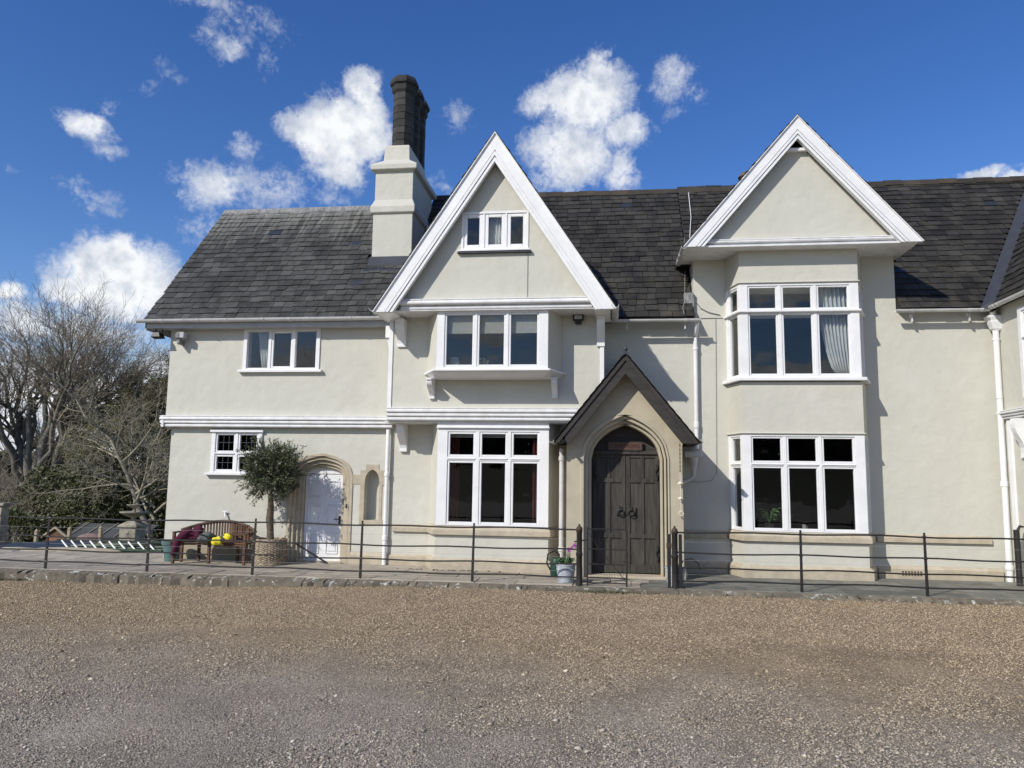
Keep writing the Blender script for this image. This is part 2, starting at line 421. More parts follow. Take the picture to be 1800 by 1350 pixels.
# ------------------------------------------------------------------ mesh helpers
class MB:
    """Collects boxes, prisms, tubes and lathes; build() links them as ONE mesh object."""
    def __init__(self, T=None):
        self.v = []; self.f = []; self.T = T

    def add(self, vs, fs):
        o = len(self.v)
        if self.T:
            vs = [self.T(*p) for p in vs]
        self.v.extend(tuple(p) for p in vs)
        self.f.extend(tuple(i + o for i in f) for f in fs)
        return self

    def box(self, x0, x1, y0, y1, z0, z1):
        return self.add([(x0, y0, z0), (x1, y0, z0), (x1, y1, z0), (x0, y1, z0), (x0, y0, z1), (x1, y0, z1), (x1, y1, z1), (x0, y1, z1)],
                        [(0, 3, 2, 1), (4, 5, 6, 7), (0, 1, 5, 4), (1, 2, 6, 5), (2, 3, 7, 6), (3, 0, 4, 7)])

    def hexa(self, bottom, top):
        n = len(bottom)
        fs = [tuple(reversed(range(n))), tuple(range(n, 2 * n))] + [(i, (i + 1) % n, n + (i + 1) % n, n + i) for i in range(n)]
        return self.add(list(bottom) + list(top), fs)

    def prism(self, poly, axis, a, b, holes=()):
        """Extrude a 2-D outline (with holes) along an axis from a to b."""
        P = {'y': lambda p, t: (p[0], t, p[1]), 'x': lambda p, t: (t, p[0], p[1]), 'z': lambda p, t: (p[0], p[1], t)}[axis]
        loops = [list(poly)] + [list(h) for h in holes]
        flat = [p for l in loops for p in l]
        n = len(flat)
        if holes:
            tris = tessellate_polygon([[Vector((p[0], p[1], 0)) for p in l] for l in loops])
        else:
            tris = tessellate_polygon([[Vector((p[0], p[1], 0)) for p in flat]]) if n > 4 else [tuple(range(n))]
        vs = [P(p, a) for p in flat] + [P(p, b) for p in flat]
        fs = [tuple(t) for t in tris] + [tuple(n + i for i in reversed(t)) for t in tris]
        o = 0
        for l in loops:
            k = len(l)
            for i in range(k):
                j = (i + 1) % k
                fs.append((o + i, o + j, n + o + j, n + o + i))
            o += k
        return self.add(vs, fs)

    def tube(self, pts, r, n=8, caps=True):
        pts = [Vector(p) for p in pts]
        rs = r if isinstance(r, (list, tuple)) else [r] * len(pts)
        vs, fs = [], []
        ref = None
        for i, p in enumerate(pts):
            d = (pts[min(i + 1, len(pts) - 1)] - pts[max(i - 1, 0)])
            if d.length < 1e-9:
                d = Vector((0, 0, 1))
            d.normalize()
            if ref is None:
                ref = d.orthogonal().normalized()
            a = (ref - d * ref.dot(d))
            a = a.normalized() if a.length > 1e-6 else d.orthogonal().normalized()
            ref = a
            b = d.cross(a)
            for k in range(n):
                t = 2 * PI * k / n
                vs.append(p + (a * math.cos(t) + b * math.sin(t)) * rs[i])
        for i in range(len(pts) - 1):
            for k in range(n):
                k2 = (k + 1) % n
                fs.append((i * n + k, i * n + k2, (i + 1) * n + k2, (i + 1) * n + k))
        if caps:
            fs.append(tuple(reversed(range(n)))); fs.append(tuple(range((len(pts) - 1) * n, len(pts) * n)))
        return self.add(vs, fs)

    def lathe(self, prof, cx, cy, n=20, caps=True, fr=None):
        vs, fs = [], []
        for i, (r, z) in enumerate(prof):
            for k in range(n):
                t = 2 * PI * k / n
                q = r + (fr(i, k) if fr else 0)
                vs.append((cx + q * math.cos(t), cy + q * math.sin(t), z))
        for i in range(len(prof) - 1):
            for k in range(n):
                k2 = (k + 1) % n
                fs.append((i * n + k, i * n + k2, (i + 1) * n + k2, (i + 1) * n + k))
        if caps:
            fs.append(tuple(reversed(range(n)))); fs.append(tuple(range((len(prof) - 1) * n, len(prof) * n)))
        return self.add(vs, fs)

    def mesh(self, name, mat, smooth=False, bevel=0.0):
        me = bpy.data.meshes.new(name)
        me.from_pydata(self.v, [], self.f)
        bm = bmesh.new(); bm.from_mesh(me)
        bmesh.ops.recalc_face_normals(bm, faces=bm.faces)
        if bevel:
            bmesh.ops.bevel(bm, geom=[e for e in bm.edges if len(e.link_faces) == 2 and e.calc_face_angle(0) > .5], offset=bevel, segments=1, affect='EDGES')
        bm.to_mesh(me); bm.free()
        if smooth:
            for p in me.polygons:
                p.use_smooth = True
            if smooth != 'all':
                me.set_sharp_from_angle(angle=R(40))
        if mat:
            me.materials.append(MT[mat])
        return me

    def build(self, name, mat, parent=None, smooth=False, bevel=0.0):
        return link(name, self.mesh(name, mat, smooth, bevel), parent)


def origin(o):
    v = Vector((0, 0, 0))
    while o is not None:
        v += o.location; o = o.parent
    return v


def link(name, me, parent=None):
    o = bpy.data.objects.new(name, me)
    COL.objects.link(o)
    if parent is not None:
        o.parent = parent
        o.location = -origin(parent)
    return o


def tag(o, label, cat, group=None, kind=None):
    if label: o['label'] = label
    if cat: o['category'] = cat
    if group: o['group'] = group
    if kind: o['kind'] = kind
    return o


def thing(name, label, cat, loc=(0, 0, 0), group=None):
    o = bpy.data.objects.new(name, None)
    o.empty_display_size = .2
    COL.objects.link(o)
    o.location = loc
    return tag(o, label, cat, group)


def structure(o):
    o['kind'] = 'structure'
    return o


def np_mesh(name, verts, faces, mat):
    """Fast mesh from arrays; faces is (n,3) or (n,4)."""
    me = bpy.data.meshes.new(name)
    k = faces.shape[1]
    me.vertices.add(len(verts)); me.vertices.foreach_set('co', np.asarray(verts, np.float32).ravel())
    me.loops.add(faces.size); me.loops.foreach_set('vertex_index', faces.astype(np.int32).ravel())
    me.polygons.add(len(faces))
    me.polygons.foreach_set('loop_start', np.arange(0, faces.size, k, dtype=np.int32))
    me.update(calc_edges=True)
    if mat: me.materials.append(MT[mat])
    return me


def arch(cx, hw, z0, zs, zt, n=14, k=.20):
    """Outline of a four-centred arch opening, from the left foot round to the right foot."""
    pts = [(cx - hw, z0)]
    for i in range(n * 2 + 1):
        u = i / n - 1
        a = 1 - abs(u)
        f = math.sqrt(max(0, 1 - (1 - a) ** 2.6)) * (1 - k) + k * a
        pts.append((cx + hw * u, zs + (zt - zs) * f))
    pts.append((cx + hw, z0))
    return pts


def rect(x0, x1, z0, z1):
    return [(x0, z0), (x1, z0), (x1, z1), (x0, z1)]


def face_frame(p0, p1):
    """Local (u along the face, d outwards, z) -> world, for a face running p0 -> p1 seen from the front."""
    a = Vector((p0[0], p0[1], 0)); b = Vector((p1[0], p1[1], 0))
    du = (b - a).normalized()
    n = Vector((du.y, -du.x, 0))
    return (lambda u, d, z: a + du * u + n * d + Vector((0, 0, z))), (b - a).length


# ------------------------------------------------------------------ the house
house = thing('country_house', 'long cream rendered country house with two white gables and slate roofs', 'house')


def part(mb, name, mat, **k):
    return mb.build(name, mat, house, **k)


def wall(poly, y0, y1, holes=(), mat='render', name='wall'):
    return MB().prism(poly, 'y', y0, y1, holes).build(name, mat, house)


DOOR_ARCH = arch(-6.59, .775, -.06, 1.92, 2.44)
NICHE = arch(-5.36, .18, .94, 1.78, 2.08)
# left wing, ground floor and jettied first floor
wall(rect(-10.32, -4.9, -.06, 3.02), -.19, .12, [rect(-9.28, -8.03, 1.95, 2.94), DOOR_ARCH, NICHE])
wall(rect(-10.44, -4.87, 3.02, 5.40), -.28, .12, [rect(-8.58, -6.70, 4.36, 5.345)])
w = MB(); w.prism([(-.185, -.06), (5.9, -.06), (5.9, 3.02), (-.185, 3.02)], 'x', -10.32, -10.05)
w.prism([(-.275, 3.02), (5.9, 3.02), (5.9, 5.4), (2.85, 9.2), (-.275, 5.4)], 'x', -10.43, -10.1)
part(w, 'side_wall', 'render')
# central gable
wall(rect(-4.9, -.86, -.06, 3.13), -.22, .06, [rect(-3.86, -1.2, .9, 3.0)])
wall(rect(-4.85, -.12, 3.13, 5.47), -.93, -.65, [rect(-3.85, -1.1, 4.2, 5.43)])
w = MB(); w.box(-4.85, -4.6, -.648, .2, 3.14, 5.47); w.box(-.37, -.121, -.648, .2, 3.14, 5.47); part(w, 'side_wall', 'render')
wall([(-4.69, 5.452), (-.15, 5.452), (-2.42, 8.90)], -1.56, -1.36, [rect(-3.15, -1.70, 6.74, 7.59)], name='gable_wall')
# main range and right gable
wall([(-.12, -.12), (8.2, -.12), (8.2, 5.62), (6.17, 5.62), (6.17, 6.9), (1.87, 6.9), (1.87, 5.46), (-.12, 5.46)], 0, .3,
     [rect(2.66, 5.4, .9, 2.9), rect(2.66, 5.4, 4.1, 6.13)])
w = MB(); w.box(1.872, 2.1, .302, 2.2, 5.5, 6.9); w.box(5.95, 6.168, .302, 2.2, 5.5, 6.9); part(w, 'side_wall', 'render')
wall([(1.96, 6.90), (5.97, 6.90), (5.97, 6.93), (4.18, 9.02), (3.76, 9.02), (1.96, 6.93)], -.82, -.6, name='gable_wall')
w = MB(); w.prism([(3.74, 9.02), (4.2, 9.02), (3.97, 9.3)], 'y', -.7, -.6); part(w, 'gable_vent', 'black')
w = MB(); w.box(3.73, 4.21, -.93, -.72, 8.97, 9.03); part(w, 'vent_board', 'white')
# right cross wing
w = MB(); w.box(8.15, 8.45, -4.2, -.002, -.12, 5.66); w.box(8.452, 15, -4.2, -3.9, -.12, 5.66); part(w, 'side_wall', 'render')
# back wall closes the house
w = MB(); w.box(-10.3, 15, 5.92, 6.2, -.06, 5.45); part(w, 'back_wall', 'render')


# --- canted bays
def bay(poly, sections, mat='render', name='bay_wall'):
    for z0, z1 in sections:
        MB().prism(poly, 'z', z0, z1).build(name, mat, house)


def grow(poly, o):
    """Outline pushed outwards by o on its three outer faces (first and last point on the wall line)."""
    (ax, ay), (bx, by), (cx, cy), (dx, dy) = poly
    return [(ax - o * 1.05, ay), (bx - o * .75, by - o), (cx + o * .75, cy - o), (dx + o * 1.05, dy)]


RB = [(2.57, .002), (2.77, -.64), (5.21, -.64), (5.48, .002)]
CB = [(-3.99, -.219), (-3.72, -.86), (-1.29, -.86), (-1.10, -.219)]
OR = [(-3.97, -.929), (-3.64, -1.54), (-1.27, -1.54), (-1.0, -.929)]
bay(RB, [(-.12, .70), (2.915, 4.01), (6.145, 6.89)])
bay(CB, [(-.06, .72)])
for p, q in ((CB[0], CB[1]), (CB[2], CB[3]), (OR[0], OR[1]), (OR[2], OR[3])):
    T, L = face_frame(p, q)
    m = MB(T)
    z0, z1 = ((.9, 3.128) if p[1] > -.9 and q[1] > -.9 else (4.18, 5.45))
    m.box(0, L, -.1, 0, z0, z1)
    part(m, 'bay_side', 'render')


# --- stone plinths and sill bands
def band(poly_or_box, z0, z1, z2=None, o=.05):
    m = MB()
    if len(poly_or_box) == 4 and isinstance(poly_or_box[0], tuple):
        a = grow(poly_or_box, o); b = grow(poly_or_box, .004)
        m.hexa([(x, y, z0) for x, y in a], [(x, y, z1) for x, y in a])
        if z2:
            m.hexa([(x, y, z1) for x, y in a], [(x, y, z2) for x, y in b])
    else:
        x0, x1, y = poly_or_box
        m.prism([(y + .01, z0), (y - o, z0), (y - o, z1), (y - .003, z2 or z1), (y + .01, z2 or z1)], 'x', x0, x1)
    return m


for g in (RB, CB):
    part(band(g, -.11, .16, .225, .075), 'plinth', 'stone', bevel=.006)
    part(band(g, .70, .80, .895, .07), 'stone_sill', 'stone', bevel=.008)
for g in ((-5.81, -4.0, -.20), (-1.08, -.885, -.22), (1.47, 2.5, 0), (5.56, 8.0, 0)):
    part(band(g, -.11, .16, .225, .06), 'plinth', 'stone', bevel=.005)
for g in ((-4.84, -4.0, -.22), (-1.08, -.885, -.22), (1.47, 2.5, 0), (5.56, 7.82, 0)):
    part(band(g, .70, .80, .87, .06), 'stone_sill', 'stone', bevel=.008)
# shallow stone base under the bench
part(band((-10.0, -7.35, -.19), -.05, .36, .42, .05), 'plinth', 'lime')


# --- windows
def window(p0, p1, z0, z1, jamb=(.2, .2), head=.07, foot=.06, mull=(), trans=(), cas=.045, depth=.13, front=0.0, tmould=True, label=None, cas_skip=()):
    T, L = face_frame(p0, p1)
    m = MB(T)
    f0, f1 = front - depth, front
    m.box(0, jamb[0], f0, f1, z0, z1); m.box(L - jamb[1], L, f0, f1, z0, z1)
    m.box(jamb[0], L - jamb[1], f0, f1 - .002, z1 - head, z1); m.box(jamb[0], L - jamb[1], f0, f1 - .002, z0, z0 + foot)
    win = m.build('window', 'white', house, bevel=.004)
    if label: win['label'] = label
    cuts = [jamb[0]] + [c for (u, w) in mull for c in (u - w / 2, u + w / 2)] + [L - jamb[1]]
    cols = [(cuts[i], cuts[i + 1]) for i in range(0, len(cuts), 2)]
    for (u, w) in mull:
        MB(T).box(u - w / 2, u + w / 2, f0, f1 - .006, z0 + foot, z1 - head).build('mullion', 'white', win, bevel=.008)
    zc = [z0 + foot] + [c for (z, w) in trans for c in (z - w / 2, z + w / 2)] + [z1 - head]
    rows = [(zc[i], zc[i + 1]) for i in range(0, len(zc), 2)]
    for (z, w) in trans:
        t = MB(T)
        for a, b in cols:
            t.box(a, b, f0, f1 - .008, z - w / 2, z + w / 2)
            if tmould:
                t.box(a, b, f1 - .008, f1 + .012, z - w * .1, z + w * .22)
        t.build('transom', 'white', win, bevel=.004)
    for ci, (a, b) in enumerate(cols):
        for (c, d) in rows:
            k = .016 if ci in cas_skip else cas
            q = MB(T)
            e0, e1 = f1 - .085, f1 - .022
            for (u0, u1, w0, w1) in ((a, a + k, c, d), (b - k, b, c, d), (a + k, b - k, c, c + k), (a + k, b - k, d - k, d)):
                q.box(u0 + .001, u1 - .001, e0, e1, w0 + .001, w1 - .001)
            q.build('casement', 'white', win, bevel=.006)
            MB(T).box(a + k - .005, b - k + .005, f1 - .066, f1 - .060, c + k - .005, d - k + .005).build('pane', 'glass', win)
    return win, T, L


def sill(poly, z0, z1, name='sill', mat='white', parent=None, bevel=.006):
    return MB().prism(poly, 'z', z0, z1).build(name, mat, parent or house, bevel=bevel)


BM = ((.83, .075), (1.555, .075))
w1, T1, L1 = window(RB[1], RB[2], 4.10, 6.143, (.17, .18), .055, .05, BM, ((5.53, .07),), .042)
w2, _, _ = window(RB[0], RB[1], 4.10, 6.143, (.10, .12), .06, .05, (), ((5.53, .07),), .04)
w3, _, _ = window(RB[2], RB[3], 4.10, 6.143, (.12, .10), .06, .05, (), ((5.53, .07),), .04)
w4, _, _ = window(RB[1], RB[2], .90, 2.913, (.17, .19), .05, .03, ((.85, .075), (1.555, .075)), ((2.28, .07),), .042)
window(RB[0], RB[1], .90, 2.913, (.10, .12), .05, .03, (), ((2.28, .07),), .04)
window(RB[2], RB[3], .90, 2.913, (.12, .10), .05, .03, (), ((2.28, .07),), .04)
part(MB().prism(grow(RB, .10), 'z', 4.03, 4.10), 'window_sill', 'white', bevel=.008)
part(MB().prism(grow(RB, .05), 'z', 5.505, 5.555), 'drip_moulding', 'white', bevel=.01)
part(MB().prism(grow(RB, .035), 'z', 6.146, 6.175), 'drip_moulding', 'render', bevel=.008)
part(MB().prism(grow(RB, .035), 'z', 2.916, 2.945), 'drip_moulding', 'render', bevel=.008)
window(CB[1], CB[2], .90, 2.985, (.225, .20), .075, .03, ((.885, .09), (1.58, .08)), ((2.325, .08),), .05)
m = MB(face_frame(CB[1], CB[2])[0]); m.box(-.01, 2.44, -.1, .035, 2.985, 3.128); part(m, 'window_head', 'white', bevel=.01)
m = MB(face_frame(CB[1], CB[2])[0]); m.box(-.02, 2.45, .036, .05, 2.985, 3.01); part(m, 'drip_moulding', 'white', bevel=.004)
wo, TO, LO_ = window(OR[1], OR[2], 4.18, 5.45, (.165, .19), .06, .055, ((.84, .06), (1.51, .06)), (), .045)
part(MB().prism(grow(OR, .07), 'z', 4.135, 4.18), 'window_sill', 'white', bevel=.01)
part(MB().hexa([(x, y, 4.03) for x, y in grow([(p[0] * .93 - .17, p[1]) for p in OR[:1]] + [(OR[1][0] + .12, OR[1][1] + .14), (OR[2][0] - .12, OR[2][1] + .14), (OR[3][0] - .12, OR[3][1])], 0)],
               [(x, y, 4.134) for x, y in grow(OR, .03)]), 'oriel_base', 'white', bevel=.01)
# attic window
wa, _, _ = window((-3.15, -1.56), (-1.70, -1.56), 6.74, 7.59, (.05, .05), .05, .05, ((.485, .05), (.965, .05)), (), .075, front=.02)
part(MB().box(-3.2, -1.66, -1.66, -1.54, 6.70, 6.738), 'window_sill', 'white', bevel=.006)
part(MB().box(-3.22, -1.64, -1.64, -1.54, 6.665, 6.698), 'lead_flashing', 'lead')
# wing windows
window((-8.58, -.28), (-6.70, -.28), 4.36, 5.345, (.09, .09), .06, .04, ((.655, .07), (1.245, .07)), (), .05, front=.03, cas_skip=(0, 2))
part(MB().box(-8.66, -6.62, -.38, -.27, 4.30, 4.358), 'window_sill', 'white', bevel=.006)
part(MB().prism([(-8.66, 5.347), (-6.62, 5.347), (-6.56, 5.40), (-8.72, 5.40)], 'y', -.36, -.27), 'window_head', 'trim', bevel=.006)
wl, TL_, LL_ = window((-9.28, -.19), (-8.03, -.19), 1.95, 2.94, (.10, .10), .06, .04, ((.625, .07),), ((2.40, .05),), .045, front=.04)
part(MB().box(-9.38, -7.94, -.30, -.17, 1.90, 1.948), 'window_sill', 'white', bevel=.006)
part(MB().box(-9.31, -8.0, -.27, -.18, 2.90, 2.96), 'window_head', 'white', bevel=.006)
# leaded lights of the lower wing window: every came its own bar
for (a, b) in ((.145, .545), (.705, 1.105)):
    for (c, d) in ((2.035, 2.33), (2.47, 2.835)):
        for k in (1, 2):
            u = a + (b - a) * k / 3
            MB(TL_).box(u - .006, u + .006, -.024, -.016, c, d).build('lead_came', 'lead', wl)
        z = (c + d) / 2 + .01
        MB(TL_).box(a, b, -.0235, -.0165, z - .006, z + .006).build('lead_came', 'lead', wl)


# --- dark rooms behind the windows
def room(x0, x1, y0, y1, z0, z1):
    m = MB(); t = .05
    m.box(x0, x1, y1, y1 + t, z0, z1); m.box(x0 - t, x0, y0, y1, z0, z1); m.box(x1, x1 + t, y0, y1, z0, z1)
    m.box(x0, x1, y0, y1, z0 - t, z0); m.box(x0, x1, y0, y1, z1, z1 + t)
    return m.build('room', 'room', house)


room(2.4, 5.7, .31, 4.2, .5, 3.0); room(2.4, 5.7, .31, 4.2, 3.7, 6.2)
room(-4.5, -.8, .08, 4.2, .5, 3.05); room(-4.3, -.7, -.62, 3.2, 3.9, 5.43)
room(-3.6, -1.3, -1.34, 1.0, 6.4, 7.7)
room(-9.8, -7.6, .14, 3, 1.2, 2.98); room(-9.2, -5.6, .14, 3, 3.6, 5.38)
part(MB().prism([(2.67, 0), (2.82, -.5), (5.16, -.5), (5.38, 0)], 'z', .80, .92), 'window_board', 'white')


# --- moulded string courses and cornices
def string(x0, x1, yw, z0, z1, proj, beads=3, axis='x', mat='white', sx=1):
    """Profile of rolls that steps outwards upwards, run along x (or along y for a wall facing -x)."""
    pr = [(yw + .01, z0), (yw - proj * .45, z0)]
    h = (z1 - z0 - .03) / beads
    for i in range(beads):
        zb = z0 + .004 + h * i
        off = proj * (.45 + .5 * i / max(1, beads - 1))
        pr.append((yw - off + .014, zb))
        for k in range(5):
            t = -PI / 2 + PI * k / 4
            pr.append((yw - off - .02 * math.cos(t) - .0, zb + h * .45 + h * .38 * math.sin(t)))
        pr.append((yw - off + .014, zb + h * .95))
    pr += [(yw - proj, z1 - .022), (yw - proj, z1 - .004), (yw - .02, z1), (yw + .01, z1)]
    m = MB()
    if axis == 'x':
        m.prism(pr, 'x', x0, x1)
    else:
        P = [(p[0], p[1]) for p in pr]
        m.prism(P, 'y', x0, x1)
    return m


part(string(-10.51, -4.90, -.28, 3.01, 3.28, .12), 'string_course', 'trim', smooth=True)
m = string(-.39, 5.9, -10.43, 3.01, 3.28, .09, axis='y'); part(m, 'string_course', 'trim', smooth=True)
part(string(-4.83, -.12, -.93, 3.135, 3.42, .12), 'string_course', 'trim', smooth=True)
part(string(-4.42, -.36, -1.56, 5.435, 5.67, .14, 2), 'cornice', 'trim', smooth=True)
part(string(2.02, 5.93, -.82, 6.905, 7.05, .12, 2), 'cornice', 'trim', smooth=True)
part(string(-4.2, -.1, 8.15, 3.26, 3.45, .13, axis='y'), 'string_course', 'trim', smooth=True)
# soffits
part(MB().box(-4.9, -.1, -.92, -.222, 3.10, 3.128), 'soffit', 'trim')
part(MB().box(-4.55, -.3, -1.62, -.932, 5.425, 5.45), 'soffit', 'trim')
m = MB(); m.box(1.63, 6.33, -1.0, .3, 6.862, 6.898); part(m, 'soffit', 'trim')
for a, b in ((-4.9, -4.54), (-.30, .02)):
    part(MB().box(a, b, -1.78, -.5, 5.36, 5.424), 'eaves_box', 'white')


# --- bargeboards
def barge(xa, za, m_, off0, off1, y0, y1, zlow, name='bargeboard', mat='white', parent=None):
    """Both boards of a verge between two offsets below the outer edge, cut level at zlow; each side is its own mesh."""
    out = []
    for s in (-1, 1):
        o = [(xa, za - off0), (xa + s * (za - off0 - zlow) / m_, zlow), (xa + s * (za - off1 - zlow) / m_, zlow), (xa, za - off1)]
        out.append(MB().prism(o, 'y', y0, y1).build(name, mat, parent or house))
    return out


for (xa, za, mm, w_, yf, zl) in ((-2.42, 9.26, 1.52, .65, -1.82, 5.37), (3.98, 9.70, 1.17, .51, -1.06, 6.865)):
    bs = barge(xa, za, mm, 0, w_ * .60, yf, yf + .10, zl)
    for s, b in zip((-1, 1), bs):
        for (a, c, dy) in ((0.0, .05, -.035), (.60, .655, .028), (.655, .80, -.012), (.80, .845, .03), (.845, 1.0, .005)):
            o = [(xa, za - w_ * a), (xa + s * (za - w_ * a - zl) / mm, zl), (xa + s * (za - w_ * c - zl) / mm, zl), (xa, za - w_ * c)]
            MB().prism(o, 'y', yf + dy, yf + .12 if a >= .6 else yf - .001).build('barge_moulding', 'white', b)
    # sloping soffit behind the boards
    for s in (-1, 1):
        t0 = w_ * .42; t1 = w_ * .55
        o = [(xa, za - t0), (xa + s * (za - t0 - zl) / mm, zl), (xa + s * (za - t1 - zl) / mm, zl), (xa, za - t1)]
        part(MB().prism(o, 'y', yf + .122, yf + .40), 'verge_soffit', 'white')


# --- brackets
def console(x0, x1, yb, ztop, h, d, mat='white'):
    pr = [(yb, ztop), (yb - d, ztop), (yb - d, ztop - h * .1)]
    for k in range(9):
        t = k / 8
        pr.append((yb - d * (.92 - .75 * t) - d * .13 * math.sin(t * 2 * PI), ztop - h * (.12 + .85 * t)))
    pr += [(yb - d * .16, ztop - h), (yb, ztop - h)]
    return part(MB().prism(pr, 'x', x0, x1), 'bracket', mat, bevel=.006)


console(-3.90, -3.78, -.93, 4.03, .42, .40); console(-1.22, -1.10, -.93, 4.03, .40, .40)
console(-4.66, -4.46, -.93, 5.36, .60, .30); console(-.27, -.10, -.93, 5.36, .62, .30)
console(-4.72, -4.55, -.22, 3.10, .62, .45)
m = MB(); pr = [(8.15, 3.24)]
for k in range(9):
    t = k / 8
    pr.append((8.15 - .05 - .15 * (1 - t) - .045 * math.sin(t * 2 * PI), 3.24 - .78 * t))
pr.append((8.15, 2.46))
m.prism(pr, 'y', -.98, -.80); part(m, 'bracket', 'white')
# corner boards
m = MB(); m.box(-4.852, -4.76, -.955, -.925, 3.42, 5.36); part(m, 'corner_board', 'white', bevel=.004)
m = MB(); m.box(-.20, -.115, -.955, -.925, 3.42, 5.36); part(m, 'corner_board', 'white', bevel=.004)
m = MB(); m.box(8.11, 8.16, -.46, -.30, .72, 3.24); part(m, 'corner_board', 'white', bevel=.004)
window((8.15, -1.12), (8.15, -2.42), 3.62, 5.42, (.12, .12), .08, .06, ((.65, .07),), ((4.8, .06),), .045, front=.10)
part(MB().box(8.126, 8.149, -2.36, -1.18, 3.66, 5.38), 'window_back', 'room')  # dark panel standing in for the unlit room behind the glass

# --- roofs
TP = 1.13                                                   # main pitch (rise per metre)


def roof(polys, name='roof'):
    m = MB()
    for p, x0, x1 in polys:
        m.prism(p, 'x', x0, x1)
    return m.build(name, 'deck', house)


def zr(y, y0=-.36, z0=5.5):
    return z0 + TP * (y - y0)


roof_wing = roof([([(-.56, 5.50), (2.85, zr(2.85, -.6, 5.5)), (6.26, 5.50)], -10.93, -5.0)])
roof_main = roof([([(-.33, 5.50), (3.5, zr(3.5)), (7.3, 5.5)], -4.998, 1.86),
                  ([(.32, 5.50), (.32, zr(.32)), (3.5, zr(3.5)), (7.3, 5.5)], 1.862, 6.178),
                  ([(-.22, 5.62), (3.5, zr(3.5)), (7.3, 5.62)], 6.18, 15)])
roof_wing2 = MB().prism([(7.97, 5.63), (11.4, 5.63 + 1.38 * 3.43), (15, 5.63)], 'y', -4.4, 3.2).build('roof', 'deck', house)
gable_roofs = []
for (xa, za, mm, yf, yb, zl) in ((-2.42, 9.20, 1.52, -1.70, 3.0, 5.44), (3.98, 9.64, 1.17, -.95, 3.6, 6.9)):
    m = MB()
    hw = (za - zl) / mm
    for s in (-1, 1):
        m.prism([(xa, za), (xa + s * hw, zl), (xa + s * (hw - .2), zl), (xa, za - .2 * mm)], 'y', yf, yb)
    gable_roofs.append(m.build('roof', 'deck', house))

# slates: position, size and which roof; the 300 that show largest become objects of their own
slates = []


def lay(O, U, V, gauge, vmax, u0, u1, roofobj, skip, mat):
    O, U, V = Vector(O), Vector(U).normalized(), Vector(V).normalized()
    N = U.cross(V).normalized()
    row = 0
    v = 0.0
    while v < vmax - .05:
        a, b = u0(v), u1(v)
        x = a - (random.uniform(0, .14) if row % 2 else random.uniform(.12, .26))
        while x < b:
            w_ = random.choice((.20, .24, .27, .30, .34))
            s, e = max(x, a), min(x + w_, b)
            x += w_
            if e - s < .05: continue
            c = O + U * ((s + e) / 2) + V * v
            if skip and skip(c): continue
            mt = mat
            if random.random() < .006: mt = 'slate_new'
            lift = random.uniform(.020, .033)
            M4 = Matrix((U, V, N)).transposed().to_4x4()
            tilt = Matrix.Rotation(-math.atan2(lift, gauge * 1.3) + random.gauss(0, .006), 4, 'X') @ Matrix.Rotation(random.gauss(0, .006), 4, 'Z')
            M4 = Matrix.Translation(c + N * (lift + .008) + V * random.gauss(0, .011)) @ M4 @ tilt
            slates.append((M4, e - s - random.uniform(.006, .014), gauge * 1.32, mt, roofobj, c, v + random.random() * 1e-3))
        v += gauge
        row += 1


VS = (0, 1, TP)


def in_gable(c):
    if c.y < 3.0 and c.z < 9.2 - 1.52 * abs(c.x + 2.42) - .05 and abs(c.x + 2.42) < 2.2: return True
    if c.y < 3.6 and c.z < 9.64 - 1.17 * abs(c.x - 3.98) - .05 and abs(c.x - 3.98) < 1.95: return True
    if -5.95 < c.x < -4.94 and 1.02 < c.y < 3.0: return True
    return False


g = math.hypot(1, TP)
lay((0, -.62, 5.50), (1, 0, 0), VS, .225, 3.45 * g, lambda v: -10.97, lambda v: -4.98, roof_wing, in_gable, 'slate')
lay((0, -.38, 5.48), (1, 0, 0), VS, .225, 3.86 * g, lambda v: -4.97, lambda v: 1.84, roof_main, in_gable, 'slate2')
lay((0, .30, 5.48 + TP * .68), (1, 0, 0), VS, .225, 3.18 * g, lambda v: 1.86, lambda v: 6.16, roof_main, in_gable, 'slate2')
lay((0, -.25, 5.48 + TP * .13), (1, 0, 0), VS, .225, 3.73 * g, lambda v: 6.19, lambda v: 7.86 + (TP / g * v) / 1.38, roof_main, in_gable, 'slate2')
g2 = math.hypot(1, 1.38)
lay((7.93, 0, 5.62), (0, -1, 0), (1, 0, 1.38), .225, 2.9 * g2, lambda v: .24 - (1.38 / g2 * v) / TP, lambda v: 4.4, roof_wing2, None, 'slate2')
for k, (xa, za, mm, yf, yb, zl) in enumerate(((-2.42, 9.24, 1.52, -1.86, 2.9, 5.44), (3.98, 9.68, 1.17, -1.10, 3.5, 6.9))):
    gg = math.hypot(1, mm); hw = (za - zl) / mm
    lay((xa - hw - .02, 0, zl - .02), (0, -1, 0), (1, 0, mm), .225, hw * gg - .12, lambda v, yb=yb: -yb, lambda v, yf=yf: -yf, gable_roofs[k], None, 'slate2')
    lay((xa + hw + .02, 0, zl - .02), (0, 1, 0), (-1, 0, mm), .225, hw * gg - .12, lambda v, yf=yf: yf, lambda v, yb=yb: yb, gable_roofs[k], None, 'slate2')


def shows(c):
    x, y, z = project(c)
    if not (-20 < x < 1815 and 0 < y < 600): return 0
    if y > 232 + abs(x - 870) * 1.45 and y < 560: return 0
    if y > 203 + abs(x - 1401) * 1.05 and y < 440: return 0
    if 1215 < x < 1570 and y > 420: return 0
    if 653 < x < 745 and y < 460: return 0
    return 1 / z ** 2


